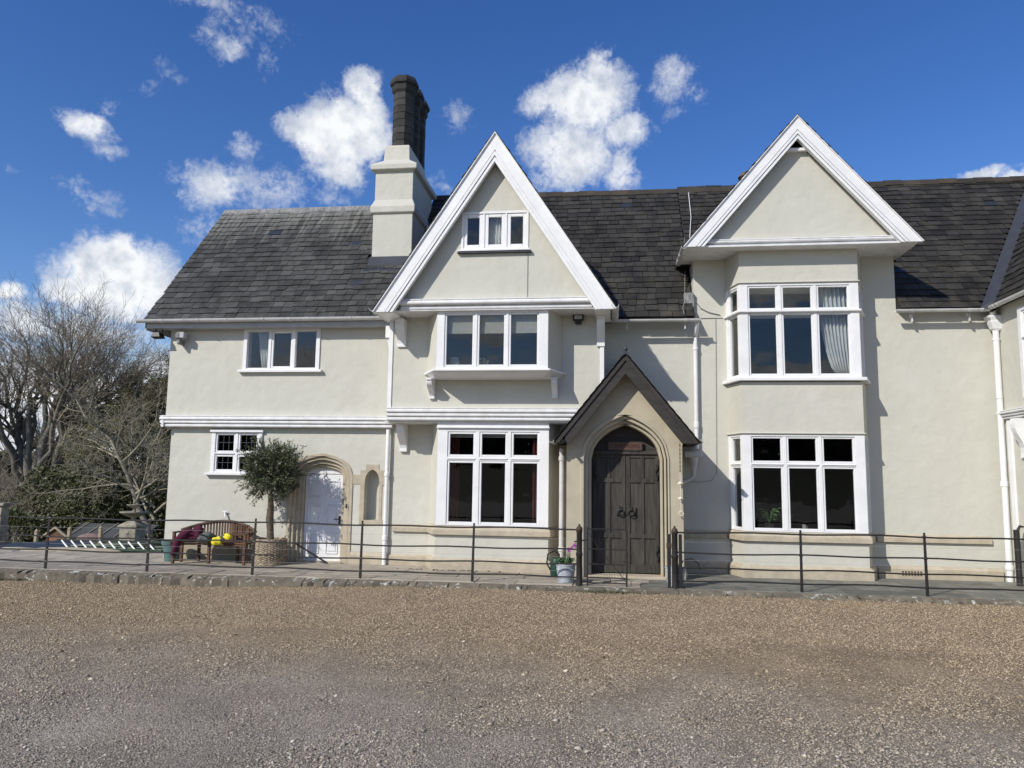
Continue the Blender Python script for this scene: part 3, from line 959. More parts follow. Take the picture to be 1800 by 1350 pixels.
rank = sorted(range(len(slates)), key=lambda i: -shows(slates[i][5]) * slates[i][1] * (1.15 if slates[i][3] == 'slate' else 1) if slates[i][4] not in gable_roofs else 0)
single = set(rank[:300])
slate_mesh = {}
rest = {}
for i, (M4, w_, h_, mt, ro, c, v) in enumerate(slates):
    B8 = [(-.5, 0, -.005), (.5, 0, -.005), (.5, 1, -.005), (-.5, 1, -.005), (-.5, 0, .005), (.5, 0, .005), (.5, 1, .005), (-.5, 1, .005)]
    if i in single:
        if mt not in slate_mesh:
            slate_mesh[mt] = MB().add(B8, [(0, 3, 2, 1), (4, 5, 6, 7), (0, 1, 5, 4), (1, 2, 6, 5), (2, 3, 7, 6), (3, 0, 4, 7)]).mesh('slate', mt)
        o = bpy.data.objects.new('slate', slate_mesh[mt])
        COL.objects.link(o)
        o.parent = ro
        o.matrix_local = M4 @ Matrix.Diagonal((w_, h_, 1, 1))
    else:
        rest.setdefault(mt, MB()).add([M4 @ Vector((p[0] * w_, p[1] * h_, p[2])) for p in B8],
                                      [(0, 3, 2, 1), (4, 5, 6, 7), (0, 1, 5, 4), (1, 2, 6, 5), (2, 3, 7, 6), (3, 0, 4, 7)])
keys = list(rest)
me = bpy.data.meshes.new('slates')
vv, ff, mi = [], [], []
for k, key in enumerate(keys):
    o = len(vv)
    vv += rest[key].v; ff += [tuple(i + o for i in f) for f in rest[key].f]; mi += [k] * len(rest[key].f)
    me.materials.append(MT[key])
me.from_pydata(vv, [], ff)
me.polygons.foreach_set('material_index', mi)
o = link('slates', me, house); o['kind'] = 'stuff'

# repair slates and lead below the chimney
m = MB()
for (u, v_) in ((-6.2, .2), (-6.05, .62), (-5.8, .62), (-5.5, .62), (-5.25, .40), (-6.7, 1.45)):
    y = v_; z = zr(y, -.62, 5.5)
    o = MB().add([(u, y, z + .052), (u + .27, y, z + .052), (u + .27, y + .16, z + .18 + .045), (u, y + .16, z + .18 + .045), (u, y, z + .03), (u + .27, y, z + .03), (u + .27, y + .16, z + .2), (u, y + .16, z + .2)],
                 [(0, 1, 2, 3), (4, 7, 6, 5), (0, 4, 5, 1), (1, 5, 6, 2), (2, 6, 7, 3), (3, 7, 4, 0)]).build('slate', 'slate_new', roof_wing)
    o['label'] = 'newer blue black replacement slate'
y0, y1 = .80, 1.0
part(MB().hexa([(-6.0, y0, zr(y0, -.62) + .03), (-4.9, y0, zr(y0, -.62) + .03), (-4.9, y1, zr(y1, -.62) + .03), (-6.0, y1, zr(y1, -.62) + .03)],
               [(-6.0, y0, zr(y0, -.62) + .065), (-4.9, y0, zr(y0, -.62) + .065), (-4.9, y1 + .001, zr(y1, -.62) + .10), (-6.0, y1 + .001, zr(y1, -.62) + .10)]), 'lead_flashing', 'lead')
# ridges
x = -10.98
while x < -5.0:
    z = zr(2.85, -.6, 5.5)
    MB().prism([(2.62, z - .20), (2.85, z + .075), (3.08, z - .20), (2.85, z - .05)], 'x', x, min(x + .6, -4.98) - .006).build('ridge_tile', 'pale_lead', roof_wing)
    x += .6
x = -4.9
while x < 10.7:
    z = zr(3.5) + random.uniform(-.014, .014) - .03 * math.sin((x + 5) * .23) ** 2
    MB().prism([(3.34, z - .10), (3.42, z + .05), (3.5, z + .09), (3.58, z + .05), (3.66, z - .10), (3.5, z - .06)], 'x', x, x + .446).build('ridge_tile', 'ridge', roof_main)
    x += .45
for (xa, za, mm, y0, y1) in ((-2.42, 9.285, 1.52, -1.845, 2.7), (3.98, 9.72, 1.17, -1.085, 3.3)):
    m = MB(); m.prism([(xa - .13, za - .13 * mm), (xa, za + .012), (xa + .13, za - .13 * mm), (xa, za - .03)], 'y', y0, y1)
    part(m, 'ridge_cap', 'lead')
# lead valley where the cross wing meets the main roof
m = MB()
A = Vector((7.90, -.33, 5.56)); B_ = Vector((11.0, 3.42, 9.86))
d1 = Vector((-.16, -.02, -.01)); d2 = Vector((.10, -.14, .12))
m.add([A + d1, A + d2, B_ + d2, B_ + d1, A + d1 + Vector((0, 0, .07)), A + d2 + Vector((0, 0, .07)), B_ + d2 + Vector((0, 0, .07)), B_ + d1 + Vector((0, 0, .07))],
      [(0, 3, 2, 1), (4, 5, 6, 7), (0, 1, 5, 4), (1, 2, 6, 5), (2, 3, 7, 6), (3, 0, 4, 7)])
part(m, 'lead_valley', 'lead')
# bare stepped flashing and dark gap where the right gable's eave meets the slates
part(MB().box(1.66, 1.868, -.10, .5, 5.62, 6.1), 'lead_flashing', 'pale_lead')


# --- chimney
def rings(cx, cy, hx, hy, lst):
    m = MB(); prev = None
    for (z, i) in lst:
        r = [(cx - hx - i, cy - hy - i, z), (cx + hx + i, cy - hy - i, z), (cx + hx + i, cy + hy + i, z), (cx - hx - i, cy + hy + i, z)]
        if prev: m.hexa(prev, r)
        prev = r
    return m


def loft(lst):
    """One closed skin through square rings."""
    m = MB(); vs = []; fs = []
    for r in lst: vs += r
    n = 4
    for i in range(len(lst) - 1):
        for k in range(n):
            k2 = (k + 1) % n
            fs.append((i * n + k, i * n + k2, (i + 1) * n + k2, (i + 1) * n + k))
    fs += [(3, 2, 1, 0), tuple(range((len(lst) - 1) * n, len(lst) * n))]
    m.add(vs, fs)
    return m


def sq(cx, cy, hx, hy, z, i):
    return [(cx - hx - i, cy - hy - i, z), (cx + hx + i, cy - hy - i, z), (cx + hx + i, cy + hy + i, z), (cx - hx - i, cy + hy + i, z)]


stack = part(loft([sq(-5.445, 2.05, .515, 1.05, z, i) for z, i in
                   ((6.4, 0), (8.53, 0), (8.57, .06), (8.72, .065), (8.92, -.02), (9.66, -.02), (9.70, .085), (9.83, .09), (10.03, -.17), (10.42, -.19), (10.46, -.22))]),
             'chimney_stack', 'render', bevel=.012)


def octo(r, n=8):
    return [(r * math.cos(PI / 8 + k * PI / 4), r * math.sin(PI / 8 + k * PI / 4)) for k in range(8)]


def flue_block_mesh(k0, k1, z0, z1, r):
    """A stone of an octagonal flue covering the faces k0..k1."""
    o = octo(r); i_ = octo(r - .10)
    pts = [o[(k) % 8] for k in range(k0, k1 + 1)]
    inn = [i_[(k) % 8] for k in range(k0, k1 + 1)]
    poly = pts + inn[::-1]
    return MB().prism(poly, 'z', z0, z1)


FZ = 10.44
flue_mb = []
for fi, fy in enumerate((1.52, 2.16, 2.78)):
    core = MB().prism([(x - 5.40, y + fy) for x, y in octo(.262)], 'z', FZ - .3, 12.0)
    flue = core.build('flue', 'flue', house)
    z = FZ; row = 0
    while z < 11.9:
        h = .19
        faces = ((0, 1), (1, 3), (3, 4), (4, 6), (6, 7), (7, 8)) if row % 2 else ((0, 2), (2, 3), (3, 5), (5, 6), (6, 8))
        for (a, b) in faces:
            q = random.uniform(.276, .284)
            mb = flue_block_mesh(a, b, z + .005, z + h - .005, q)
            mb.v = [(x - 5.40, y + fy, zz) for x, y, zz in mb.v]
            mb.build('stone_block', 'flue', flue, bevel=.004)
        z += h; row += 1
    cap = MB()
    prof = [(.285, 11.95), (.33, 12.02), (.335, 12.16), (.385, 12.20), (.385, 12.28), (.33, 12.40), (.18, 12.42)]
    vs, fs = [], []
    for r_, zz in prof:
        vs += [(x - 5.40, y + fy, zz) for x, y in octo(r_)]
    for i in range(len(prof) - 1):
        for k in range(8):
            k2 = (k + 1) % 8
            fs.append((i * 8 + k, i * 8 + k2, (i + 1) * 8 + k2, (i + 1) * 8 + k))
    fs += [tuple(reversed(range(8))), tuple(range((len(prof) - 1) * 8, len(prof) * 8))]
    cap.add(vs, fs).build('flue_cap', 'flue', flue, bevel=.008)
    MB().lathe([(.11, 12.40), (.12, 12.46), (.06, 12.52)], -5.40, fy, 12).build('flue_terminal', 'flue', flue)
part(MB().lathe([(.20, 9.7), (.17, 10.05), (.22, 10.08), (.21, 10.2), (.26, 10.24), (.18, 10.36), (.02, 10.42)], 3.78, 3.7, 14), 'chimney_pot', 'clay_pot', smooth=True)


# --- gutters and pipes
def gutter(a0, a1, c, z, axis='x', r=.062, mat='gutter', joints=(), name='gutter'):
    pr = []
    for k in range(9):
        t = PI + PI * k / 8
        pr.append((c + r * math.cos(t), z + r * math.sin(t)))
    for k in range(9):
        t = 2 * PI - PI * k / 8
        pr.append((c + (r - .008) * math.cos(t), z + (r - .008) * math.sin(t)))
    m = MB()
    m.prism(pr, axis, a0, a1)
    g_ = m.build(name, mat, house, smooth=True)
    for j in joints:
        q = []
        for k in range(9):
            t = PI + PI * k / 8
            q.append((c + (r + .008) * math.cos(t), z + (r + .008) * math.sin(t)))
        for k in range(9):
            t = 2 * PI - PI * k / 8
            q.append((c + (r - .006) * math.cos(t), z + (r - .006) * math.sin(t)))
        MB().prism(q, axis, j, j + .07).build('gutter_clip', mat, g_)
    return g_


gutter(-11.10, -4.93, -.65, 5.52, r=.075, joints=(-10.5, -9.6, -8.9, -8.0, -7.35, -6.9, -5.9))
part(MB().box(-10.93, -4.95, -.56, -.53, 5.33, 5.50), 'fascia', 'shade_fascia', bevel=.005)
part(MB().box(-10.93, -4.9, -.528, -.284, 5.335, 5.36), 'soffit', 'shade_fascia')
part(MB().box(-10.95, -10.91, -.56, 3.0, 5.30, 5.48), 'fascia', 'shade_fascia')
gutter(.02, 1.97, -.42, 5.43, joints=(.32, 1.62))
gutter(6.05, 7.92, -.31, 5.60, joints=(6.35, 7.5, 7.72))
gutter(-4.0, -.34, 7.92, 5.63, axis='y', r=.066, joints=(-.75, -.60))
gutter(-1.84, -.40, .115, 5.46, axis='y', r=.078, joints=(-1.55, -.75))
gutter(-1.84, -.62, -4.985, 5.46, axis='y', r=.075, joints=(-1.5,))
gutter(-1.08, .30, 1.575, 6.88, axis='y', r=.06, joints=(-.5, -.05))
for x_, y_, z_ in ((.37, -.36, 5.33), (1.63, -.36, 5.33), (6.4, -.22, 5.46), (7.55, -.22, 5.46)):
    part(MB().box(x_, x_ + .03, y_, y_ + .10, z_ - .10, z_ + .06), 'gutter_bracket', 'gutter')


def pipe(pts, r, collars=(), mat='white', name='downpipe'):
    m = MB().tube(pts, r, 14)
    p = m.build(name, mat, house, smooth=True)
    for (x_, y_, z_, h_) in collars:
        MB().lathe([(r, z_ - h_), (r * 1.28, z_ - h_ + .012), (r * 1.28, z_ - .012), (r, z_)], x_, y_, 14).build('pipe_collar', mat, p, smooth=True)
    return p


pipe([(-4.99, -.30, 2.98), (-4.99, -.30, -.03)], .048, [(-4.99, -.30, 2.02, .10), (-4.99, -.30, .62, .12)])
part(MB().box(-5.02, -4.80, -.70, -.48, 5.02, 5.30), 'hopper', 'white', bevel=.012)
part(MB().hexa([(-4.95, -.62, 4.78), (-4.87, -.62, 4.78), (-4.87, -.54, 4.78), (-4.95, -.54, 4.78)], [(-4.99, -.66, 5.02), (-4.83, -.66, 5.02), (-4.83, -.52, 5.02), (-4.99, -.52, 5.02)]), 'hopper_neck', 'white')
pipe([(-4.91, -.58, 4.8), (-4.91, -.58, 4.5), (-4.93, -.45, 4.3), (-4.95, -.40, 3.3)], .042, [(-4.91, -.58, 4.62, .08)])
pipe([(1.90, -.36, 5.36), (1.90, -.28, 5.22), (1.89, -.10, 5.12), (1.89, -.08, 4.9), (1.885, -.08, 2.62)], .046,
     [(1.89, -.08, 4.86, .07), (1.885, -.08, 3.2, .14)])
part(MB().box(1.60, 1.98, -.28, -.05, 2.42, 2.56), 'hopper', 'gutter', bevel=.02)
part(MB().lathe([(.05, 2.12), (.11, 2.42)], 1.80, -.17, 14), 'hopper_neck', 'gutter', smooth=True)
pipe([(1.80, -.17, 2.14), (1.80, -.17, 2.03), (1.74, -.17, 1.96), (1.50, -.17, 1.86)], .045, mat='gutter')
pipe([(-1.02, -.80, 2.56), (-1.02, -.80, -.03)], .05, [(-1.02, -.80, 2.4, .10), (-1.02, -.80, .5, .10)], mat='gutter')
pipe([(8.0, -.26, 5.55), (8.06, -.22, 5.40), (8.07, -.20, 5.2), (8.05, -.18, -.03)], .06, [(8.07, -.19, 4.98, .05), (8.06, -.185, 3.72, .02), (8.055, -.182, 2.0, .12), (8.05, -.18, .30, .10)])
part(loft([sq(8.08, -.20, .055, .055, 5.14, 0), sq(8.08, -.20, .09, .08, 5.18, 0), sq(8.08, -.20, .13, .11, 5.32, 0), sq(8.08, -.20, .13, .11, 5.36, 0), sq(8.08, -.20, .18, .13, 5.42, 0), sq(8.08, -.20, .18, .13, 5.46, 0)]), 'hopper', 'white', bevel=.008)

# --- stone arch and white door of the wing
for (hw0, zt0, hw1, zt1, y0, y1) in ((.775, 2.44, .69, 2.36, -.215, .12), (.69, 2.36, .62, 2.28, -.17, .12), (.62, 2.28, .535, 2.19, -.10, .12), (.535, 2.19, .465, 2.12, -.04, .14)):
    po = arch(-6.585, hw0 - .001, -.05, 1.92, zt0); pi_ = arch(-6.575, hw1, -.05, 1.90, zt1)
    part(MB().prism(po + pi_[::-1], 'y', y0, y1), 'door_surround', 'stone', bevel=.008)
door = MB().box(-7.03, -6.12, .06, .11, -.02, 1.95).build('door', 'white', house)
MB().prism(arch(-6.575, .462, 1.965, 1.966, 2.115), 'y', .05, .11).build('door_head', 'white', door)
for cx_ in (-6.80, -6.35):
    for (z0, z1) in ((1.42, 1.80), (.78, 1.26), (.14, .62)):
        q = MB(); a, b = cx_ - .145, cx_ + .145
        for (u0, u1, w0, w1) in ((a, a + .022, z0, z1), (b - .022, b, z0, z1), (a + .022, b - .022, z0, z0 + .022), (a + .022, b - .022, z1 - .022, z1)):
            q.box(u0, u1, .042, .06, w0, w1)
        q.box(a + .05, b - .05, .048, .0599, z0 + .05, z1 - .05)
        q.build('panel', 'white', door, bevel=.005)
MB().box(-6.21, -6.16, .045, .06, .82, 1.0).build('handle_plate', 'iron', door)
MB().tube([(-6.185, .04, .93), (-6.185, -.01, .93), (-6.30, -.01, .93)], .012, 8).build('handle', 'iron', door)
part(MB().box(-7.1, -6.05, -.12, .2, -.05, -.018), 'doorstep', 'stone', bevel=.006)
# niche
po = [(-5.64, .84), (-5.04, .84), (-5.04, .95), (-5.12, .95), (-5.12, 1.72), (-5.02, 1.72), (-5.02, 2.06), (-5.21, 2.06), (-5.21, 2.19), (-5.52, 2.19), (-5.52, 2.06), (-5.64, 2.06), (-5.64, 1.96),
      (-5.83, 1.96), (-5.83, 1.74), (-5.64, 1.74), (-5.64, .96), (-5.66, .96)]
po = po[:-1]
part(MB().prism(po, 'y', -.205, -.10, [arch(-5.36, .17, .94, 1.78, 2.07)]), 'niche_surround', 'stone', bevel=.004)
part(MB().prism(arch(-5.36, .22, .9, 1.78, 2.14), 'y', .05, .10), 'niche_back', 'render')

# --- porch
PC = .30
PA = dict(z0=-.05, zs=2.05)
po = [(-.88, -.05), (1.46, -.05), (1.46, 2.66), (.30, 4.12), (-.88, 2.66)]
part(MB().prism(po, 'y', -1.40, -1.08, [arch(PC, .90, -.04, 2.36, 3.31, k=.36)]), 'porch_wall', 'porch_render')
m = MB(); m.box(-.88, -.66, -1.078, -.002, -.05, 2.66); m.box(1.24, 1.46, -1.078, -.002, -.05, 2.66); part(m, 'porch_wall', 'porch_render')
for (h0, t0, h1, t1, y0, y1) in ((.90, 3.31, .84, 3.23, -1.425, -1.08), (.84, 3.23, .775, 3.14, -1.35, -1.06), (.775, 3.14, .70, 3.06, -1.25, -.86)):
    a = arch(PC, h0 - .001, -.04, 2.36, t0, k=.36); b = arch(PC + .02, h1, -.04, 2.34, t1, k=.36)
    part(MB().prism(a + b[::-1], 'y', y0, y1), 'arch_moulding', 'porch_render', bevel=.012)
m = MB(); m.box(-.95, -.56, -1.46, -1.02, -.05, .18); m.box(1.19, 1.50, -1.46, -1.02, -.05, .18); part(m, 'plinth', 'porch_render', bevel=.02)
part(MB().box(-.5, 1.12, -1.35, -.86, -.06, .0), 'doorstep', 'stone', bevel=.008)
# porch roof
m = MB()
for s in (-1, 1):
    m.prism([(.32, 4.46), (.32 + s * 1.44, 2.66), (.32 + s * 1.28, 2.66), (.32, 4.26)], 'y', -1.62, -.002)
proof = part(m, 'porch_roof', 'timber')
for s, b in zip((-1, 1), barge(.32, 4.45, 1.25, .03, .40, -1.72, -1.64, 2.65, 'porch_bargeboard', 'timber')):
    o = [(.32, 4.45), (.32 + s * 1.44, 2.65), (.32 + s * 1.34, 2.65), (.32, 4.325)]
    MB().prism(o, 'y', -1.75, -1.722).build('barge_moulding', 'timber', b)
for s in (-1, 1):
    n = 12
    for k in range(n):
        t0, t1 = k / n, (k + 1.25) / n
        xa_, xb_ = .32 + s * 1.47 * (1 - t0), .32 + s * 1.47 * max(0, 1 - t1)
        za_, zb_ = 4.47 - 1.25 * 1.47 * (1 - t0) + .035, 4.47 - 1.25 * 1.47 * max(0, 1 - t1) + .015
        yy = -1.78
        while yy < -.02:
            e = min(yy + random.uniform(.22, .34), -.004)
            MB().hexa([(xa_, yy, za_ - .012), (xb_, yy, zb_ - .012), (xb_, e - .005, zb_ - .012), (xa_, e - .005, za_ - .012)],
                      [(xa_, yy, za_), (xb_, yy, zb_), (xb_, e - .005, zb_), (xa_, e - .005, za_)]).build('porch_slate', 'slate2', proof)
            yy = e
m = MB(); m.prism([(.20, 4.36), (.32, 4.53), (.44, 4.36), (.32, 4.45)], 'y', -1.79, -.01); m.add(*(lambda p: (p.v, p.f))(MB().lathe([(.03, 4.5), (.05, 4.54), (.02, 4.6), (.012, 4.66)], .32, -1.76, 8)))
part(m, 'ridge_cap', 'lead')
gutter(-1.80, -.3, -1.17, 2.70, axis='y', r=.055, mat='gutter'); gutter(-1.80, -.12, 1.83, 2.73, axis='y', r=.055, mat='gutter')
# oak doors
part(MB().prism(arch(PC + .02, .74, 2.50, 2.501, 3.14), 'y', -.90, -.86), 'door_head', 'timber')  # dark wood, with porch shade also put into the darker oak
part(MB().box(-.38, 1.02, -.97, -.86, 2.45, 2.52), 'door_transom', 'timber_door', bevel=.006)
part(MB().box(-.66, -.37, -1.05, -.80, -.03, 3.1), 'door_frame', 'timber_door'); part(MB().box(1.02, 1.24, -1.05, -.80, -.03, 3.1), 'door_frame', 'timber_door')
for s, (a, b) in ((-1, (-.365, .325)), (1, (.335, 1.015))):
    q = MB(); mid = (a + b) / 2
    st, F0, F1 = .085, -.93, -.885
    for (u0, u1, w0, w1) in ((a, a + st, 0, 2.44), (b - st, b, 0, 2.44), (a + st, b - st, 0, .17), (a + st, b - st, .70, .80), (a + st, b - st, 1.84, 1.93), (a + st, b - st, 2.36, 2.44),
                             (mid - .035, mid + .035, .17, .70), (mid - .035, mid + .035, .80, 1.84), (mid - .035, mid + .035, 1.93, 2.36)):
        q.box(u0, u1, F0, F1, w0 + .02, w1 + .02)
    leaf = q.build('door', 'timber_door', house, bevel=.006)
    for (u0, u1) in ((a + st, mid - .035), (mid + .035, b - st)):
        for (w0, w1) in ((.19, .72), (.82, 1.86), (1.95, 2.38)):
            MB().box(u0 - .005, u1 + .005, -.905, -.895, w0 - .005, w1 + .005).build('panel', 'timber_door', leaf)
    hx = (b - .10) if s < 0 else (a + .10)
    MB().box(hx - .10, hx + .10, -.955, -.931, 1.20, 1.37).build('handle_plate', 'timber_door', leaf, bevel=.006)
    MB().box(hx - .035, hx + .035, -.975, -.956, 1.27, 1.37).build('handle_boss', 'iron', leaf, bevel=.008)
    ring = [(hx + .062 * math.cos(t), -.985 - .01 * math.sin(t), 1.245 + .062 * math.sin(t)) for t in [2 * PI * k / 20 for k in range(21)]]
    MB().tube(ring, .011, 8).build('ring_handle', 'iron', leaf, smooth=True)
    e = a + .05 if s < 0 else b - .05
    for zc in (.42, 2.08):
        hp = [(e + .022 * math.sin(k * 1.2), -.945, zc - .16 + .04 * k) for k in range(9)]
        MB().tube(hp, [.012 + .01 * abs(math.sin(k * .8)) for k in range(9)], 6).build('hinge', 'iron', leaf)

# ------------------------------------------------------------------ things on the house
sg = thing('name_sign', 'brown wooden house name sign over the oak porch door', 'sign', (.31, -.96, 2.60))
MB().box(-.03, .66, -.985, -.955, 2.54, 2.70).build('board', 'sign', sg, bevel=.005)
q = MB()
for (u0, u1, w0, w1) in ((-.04, .67, 2.70, 2.715), (-.04, .67, 2.525, 2.54), (-.045, -.03, 2.525, 2.715), (.66, .675, 2.525, 2.715)):
    q.box(u0, u1, -.99, -.95, w0, w1)
q.build('frame', 'timber_door', sg)
cu = bpy.data.curves.new('lettering', 'FONT'); cu.body = 'COURTHOPES'; cu.size = .098; cu.align_x = 'CENTER'; cu.align_y = 'CENTER'; cu.extrude = .002; cu.space_character = 1.12
to = bpy.data.objects.new('lettering_source', cu); COL.objects.link(to)
bpy.context.view_layer.update()
tm = bpy.data.meshes.new_from_object(to.evaluated_get(bpy.context.evaluated_depsgraph_get()))
bpy.data.objects.remove(to)
tm.transform(Matrix.Translation((.315, -.988, 2.62)) @ Matrix.Rotation(PI / 2, 4, 'X') @ Matrix.Diagonal((.88, 1.05, 1, 1)))
tm.materials.clear(); tm.materials.append(MT['sign_ink'])
link('lettering', tm, sg)

bp_ = thing('bell_pull', 'cream iron bell pull with chain, diamond knobs and ring on the porch pillar', 'bell pull', (1.40, -1.47, 1.26))
q = MB()
for k in range(14):
    z = 2.66 - k * .042
    pts = [(1.40 + (.010 * math.cos(t) if k % 2 else 0), -1.47 + (0 if k % 2 else .010 * math.cos(t)), z + .026 * math.sin(t)) for t in [2 * PI * j / 8 for j in range(9)]]
    q.tube(pts, .005, 5)
q.build('chain', 'rust', bp_)
MB().tube([(1.40, -1.47, 2.08), (1.41, -1.47, 1.31)], .008, 8).build('rod', 'cream_metal', bp_)
for z in (1.86, 1.56):
    MB().add([(1.335, -1.47, z), (1.405, -1.47, z + .05), (1.46, -1.47, z), (1.405, -1.47, z - .05), (1.405, -1.50, z), (1.405, -1.44, z)],
             [(0, 1, 4), (1, 2, 4), (2, 3, 4), (3, 0, 4), (1, 0, 5), (2, 1, 5), (3, 2, 5), (0, 3, 5)]).build('diamond_knob', 'cream_metal', bp_)
MB().tube([(1.41 + .045 * math.cos(t), -1.47, 1.265 + .045 * math.sin(t)) for t in [2 * PI * j / 18 for j in range(19)]], .011, 8).build('pull_ring', 'cream_metal', bp_, smooth=True)

fl = thing('floodlight', 'small black floodlight under the central gable right of the oriel window', 'floodlight', (-.66, -1.0, 5.3))
MB().box(-.78, -.55, -1.07, -1.01, 5.29, 5.44).build('housing', 'black', fl, bevel=.015)
MB().box(-.745, -.585, -1.078, -1.071, 5.32, 5.41).build('lens', 'lampglass', fl)
MB().box(-.73, -.60, -1.03, -.93, 5.23, 5.285).build('sensor', 'black', fl, bevel=.01)
fl = thing('floodlight', 'dark floodlight hung under the outer left end of the wing eaves', 'floodlight', (-10.66, -.45, 5.33))
MB().tube([(-10.73, -.45, 5.33), (-10.75, -.47, 5.22)], .012, 6).build('arm', 'black', fl); MB().tube([(-10.57, -.45, 5.33), (-10.55, -.47, 5.22)], .012, 6).build('arm', 'black', fl)
MB().hexa([(-10.77, -.60, 5.12), (-10.53, -.60, 5.12), (-10.50, -.40, 5.10), (-10.80, -.40, 5.10)], [(-10.73, -.58, 5.24), (-10.57, -.58, 5.24), (-10.57, -.42, 5.24), (-10.73, -.42, 5.24)]).build('housing', 'black', fl, bevel=.01)
fl = thing('security_light', 'grey swivel security light and sensor high on the corner of the left wing', 'security light', (-10.12, -.3, 5.1))
MB().lathe([(.03, 5.08), (.09, 5.11), (.10, 5.20), (.05, 5.26)], -10.12, -.45, 12).build('lamp_head', 'grey_metal', fl, smooth=True)
MB().box(-10.07, -9.96, -.55, -.40, 5.10, 5.24).build('lens', 'lampglass', fl, bevel=.01)
MB().box(-10.16, -10.08, -.50, -.27, 4.96, 5.07).build('sensor', 'grey_metal', fl, bevel=.015)
MB().tube([(-10.12, -.28, 5.03), (-10.12, -.38, 5.06), (-10.12, -.45, 5.1)], .018, 6).build('bracket', 'grey_metal', fl)
fl = thing('camera', 'small dark security camera at the left foot of the porch bargeboard', 'camera', (-.95, -1.75, 2.68))
MB().tube([(-.93, -1.70, 2.69), (-.93, -1.86, 2.67)], .035, 10).build('body', 'black', fl); MB().box(-.96, -.90, -1.72, -1.66, 2.70, 2.78).build('mount', 'black', fl)
tp = thing('tap', 'small white outside tap on the wing wall above the bench', 'tap', (-8.8, -.25, .98))
MB().tube([(-8.83, -.19, 1.03), (-8.83, -.25, 1.03), (-8.80, -.27, .94)], .02, 8).build('spout', 'white', tp); MB().tube([(-8.89, -.24, 1.06), (-8.79, -.24, 1.06)], .014, 6).build('lever', 'white', tp)
kb = thing('door_bell', 'tiny black bell box on the stone door surround of the wing', 'door bell', (-5.93, -.22, 1.2))
MB().box(-5.955, -5.915, -.238, -.216, 1.19, 1.29).build('box', 'black', kb, bevel=.004)
MB().lathe([(.008, 0), (.008, .006)], 0, 0, 8).build('button', 'white', kb).location = Vector((-5.935, -.24, 1.25)) - Vector((-5.93, -.22, 1.2))
vg = MB()
for k in range(7):
    for j in range(2):
        vg.box(6.02 + k * .06, 6.05 + k * .06, -.068, -.058, .03 + j * .06, .06 + j * .06)
vent = vg.build('air_brick', 'rust'); tag(vent, 'small pierced air brick low in the right hand plinth', 'air brick')


def cable(pts, r, mat, label):
    return tag(MB().tube(pts, r, 5).build('cable', mat), label, 'cable')


cable([(1.86, 1.8, 7.98), (1.80, 1.0, 7.12), (1.72, .35, 6.45), (1.66, -.15, 5.9), (1.60, -.35, 5.7), (1.62, -.42, 5.54)], .006, 'wire', 'grey cable draped down the slates beside the right gable eave')
cable([(2.14, 3.3, 9.72), (2.10, 2.4, 8.72), (1.97, 1.6, 7.80)], .009, 'white', 'white cable running over the roof ridge to the right gable')
cable([(1.93, -.02, 5.9), (2.02, -.02, 5.76), (2.2, -.02, 5.66), (2.44, -.02, 5.60)], .010, 'grey_metal', 'grey cable curving across the upper wall beside the right bay')
cable([(1.98, -.012, 5.53), (2.50, -.012, 5.53)], .006, 'grey_metal', 'thin level cable between the gutter end and the upper bay window')
cable([(2.35, -.012, 5.53), (2.33, -.012, 3.6), (2.31, -.012, 2.1), (2.2, -.012, 1.93), (1.9, -.012, 1.89), (1.5, -.012, 1.97)], .005, 'grey_metal', 'thin grey cable dropping down the wall between porch and right bay')
cable([(-1.715, -1.575, 6.66), (-1.715, -1.575, 5.7)], .005, 'grey_metal', 'thin cable hanging down the gable from the attic window sill')
cable([(1.55, -.05, .22), (1.75, -.06, .26), (1.88, -.06, .16), (1.92, -.06, .02)], .008, 'black', 'short black cable looping out of the plinth beside the porch')


# --- curtains, plants and lamps inside the windows
def curtain(pts, z0, z1, label, mat='net', folds=9, amp=.03, name='curtain', pull=None):
    n = folds * 6
    vs, fs = [], []
    rows = 10
    for j in range(rows + 1):
        z = z0 + (z1 - z0) * j / rows
        for i in range(n + 1):
            t = i / n
            a = Vector(pts[0]).lerp(Vector(pts[1]), t)
            if pull:
                k = pull(j / rows)
                a = Vector(pts[1]).lerp(a, k)
            vs.append((a.x, a.y + amp * math.sin(t * folds * 2 * PI) + .01 * math.sin(j + i), z))
    for j in range(rows):
        for i in range(n):
            q = j * (n + 1) + i
            fs.append((q, q + 1, q + n + 2, q + n + 1))
    me = MB().add(vs, fs).mesh(name, mat, smooth='all')
    o = link(name, me)
    md = o.modifiers.new('thickness', 'SOLIDIFY'); md.thickness = .004
    return tag(o, label, 'curtain')


curtain([(4.35, -.42), (5.08, -.40)], 4.16, 6.08, 'white curtain gathered at the right of the upper bay window', pull=lambda t: .38 + .62 * t ** .55, folds=8, amp=.035)
curtain([(2.80, -.12), (2.88, -.46)], 4.16, 6.08, 'white curtain hanging in the left side light of the upper bay', folds=4, amp=.02)
curtain([(-1.66, -.62), (-1.45, -.62)], .98, 2.86, 'dark red curtain at the right inside the central ground floor window', 'red_curtain', 4, .03)
curtain([(-3.52, -.62), (-3.28, -.60)], .98, 2.86, 'dark red curtain at the left inside the central ground floor window', 'red_curtain', 4, .03)
curtain([(-8.5, -.08), (-8.05, -.06)], 4.4, 5.32, 'sheer white curtain in the upper wing window', 'net', 5, .02, pull=lambda t: .35 + .3 * t)
curtain([(-2.66, -1.40), (-2.20, -1.40)], 6.82, 7.54, 'net curtain behind the middle light of the attic window', 'net', 7, .012)
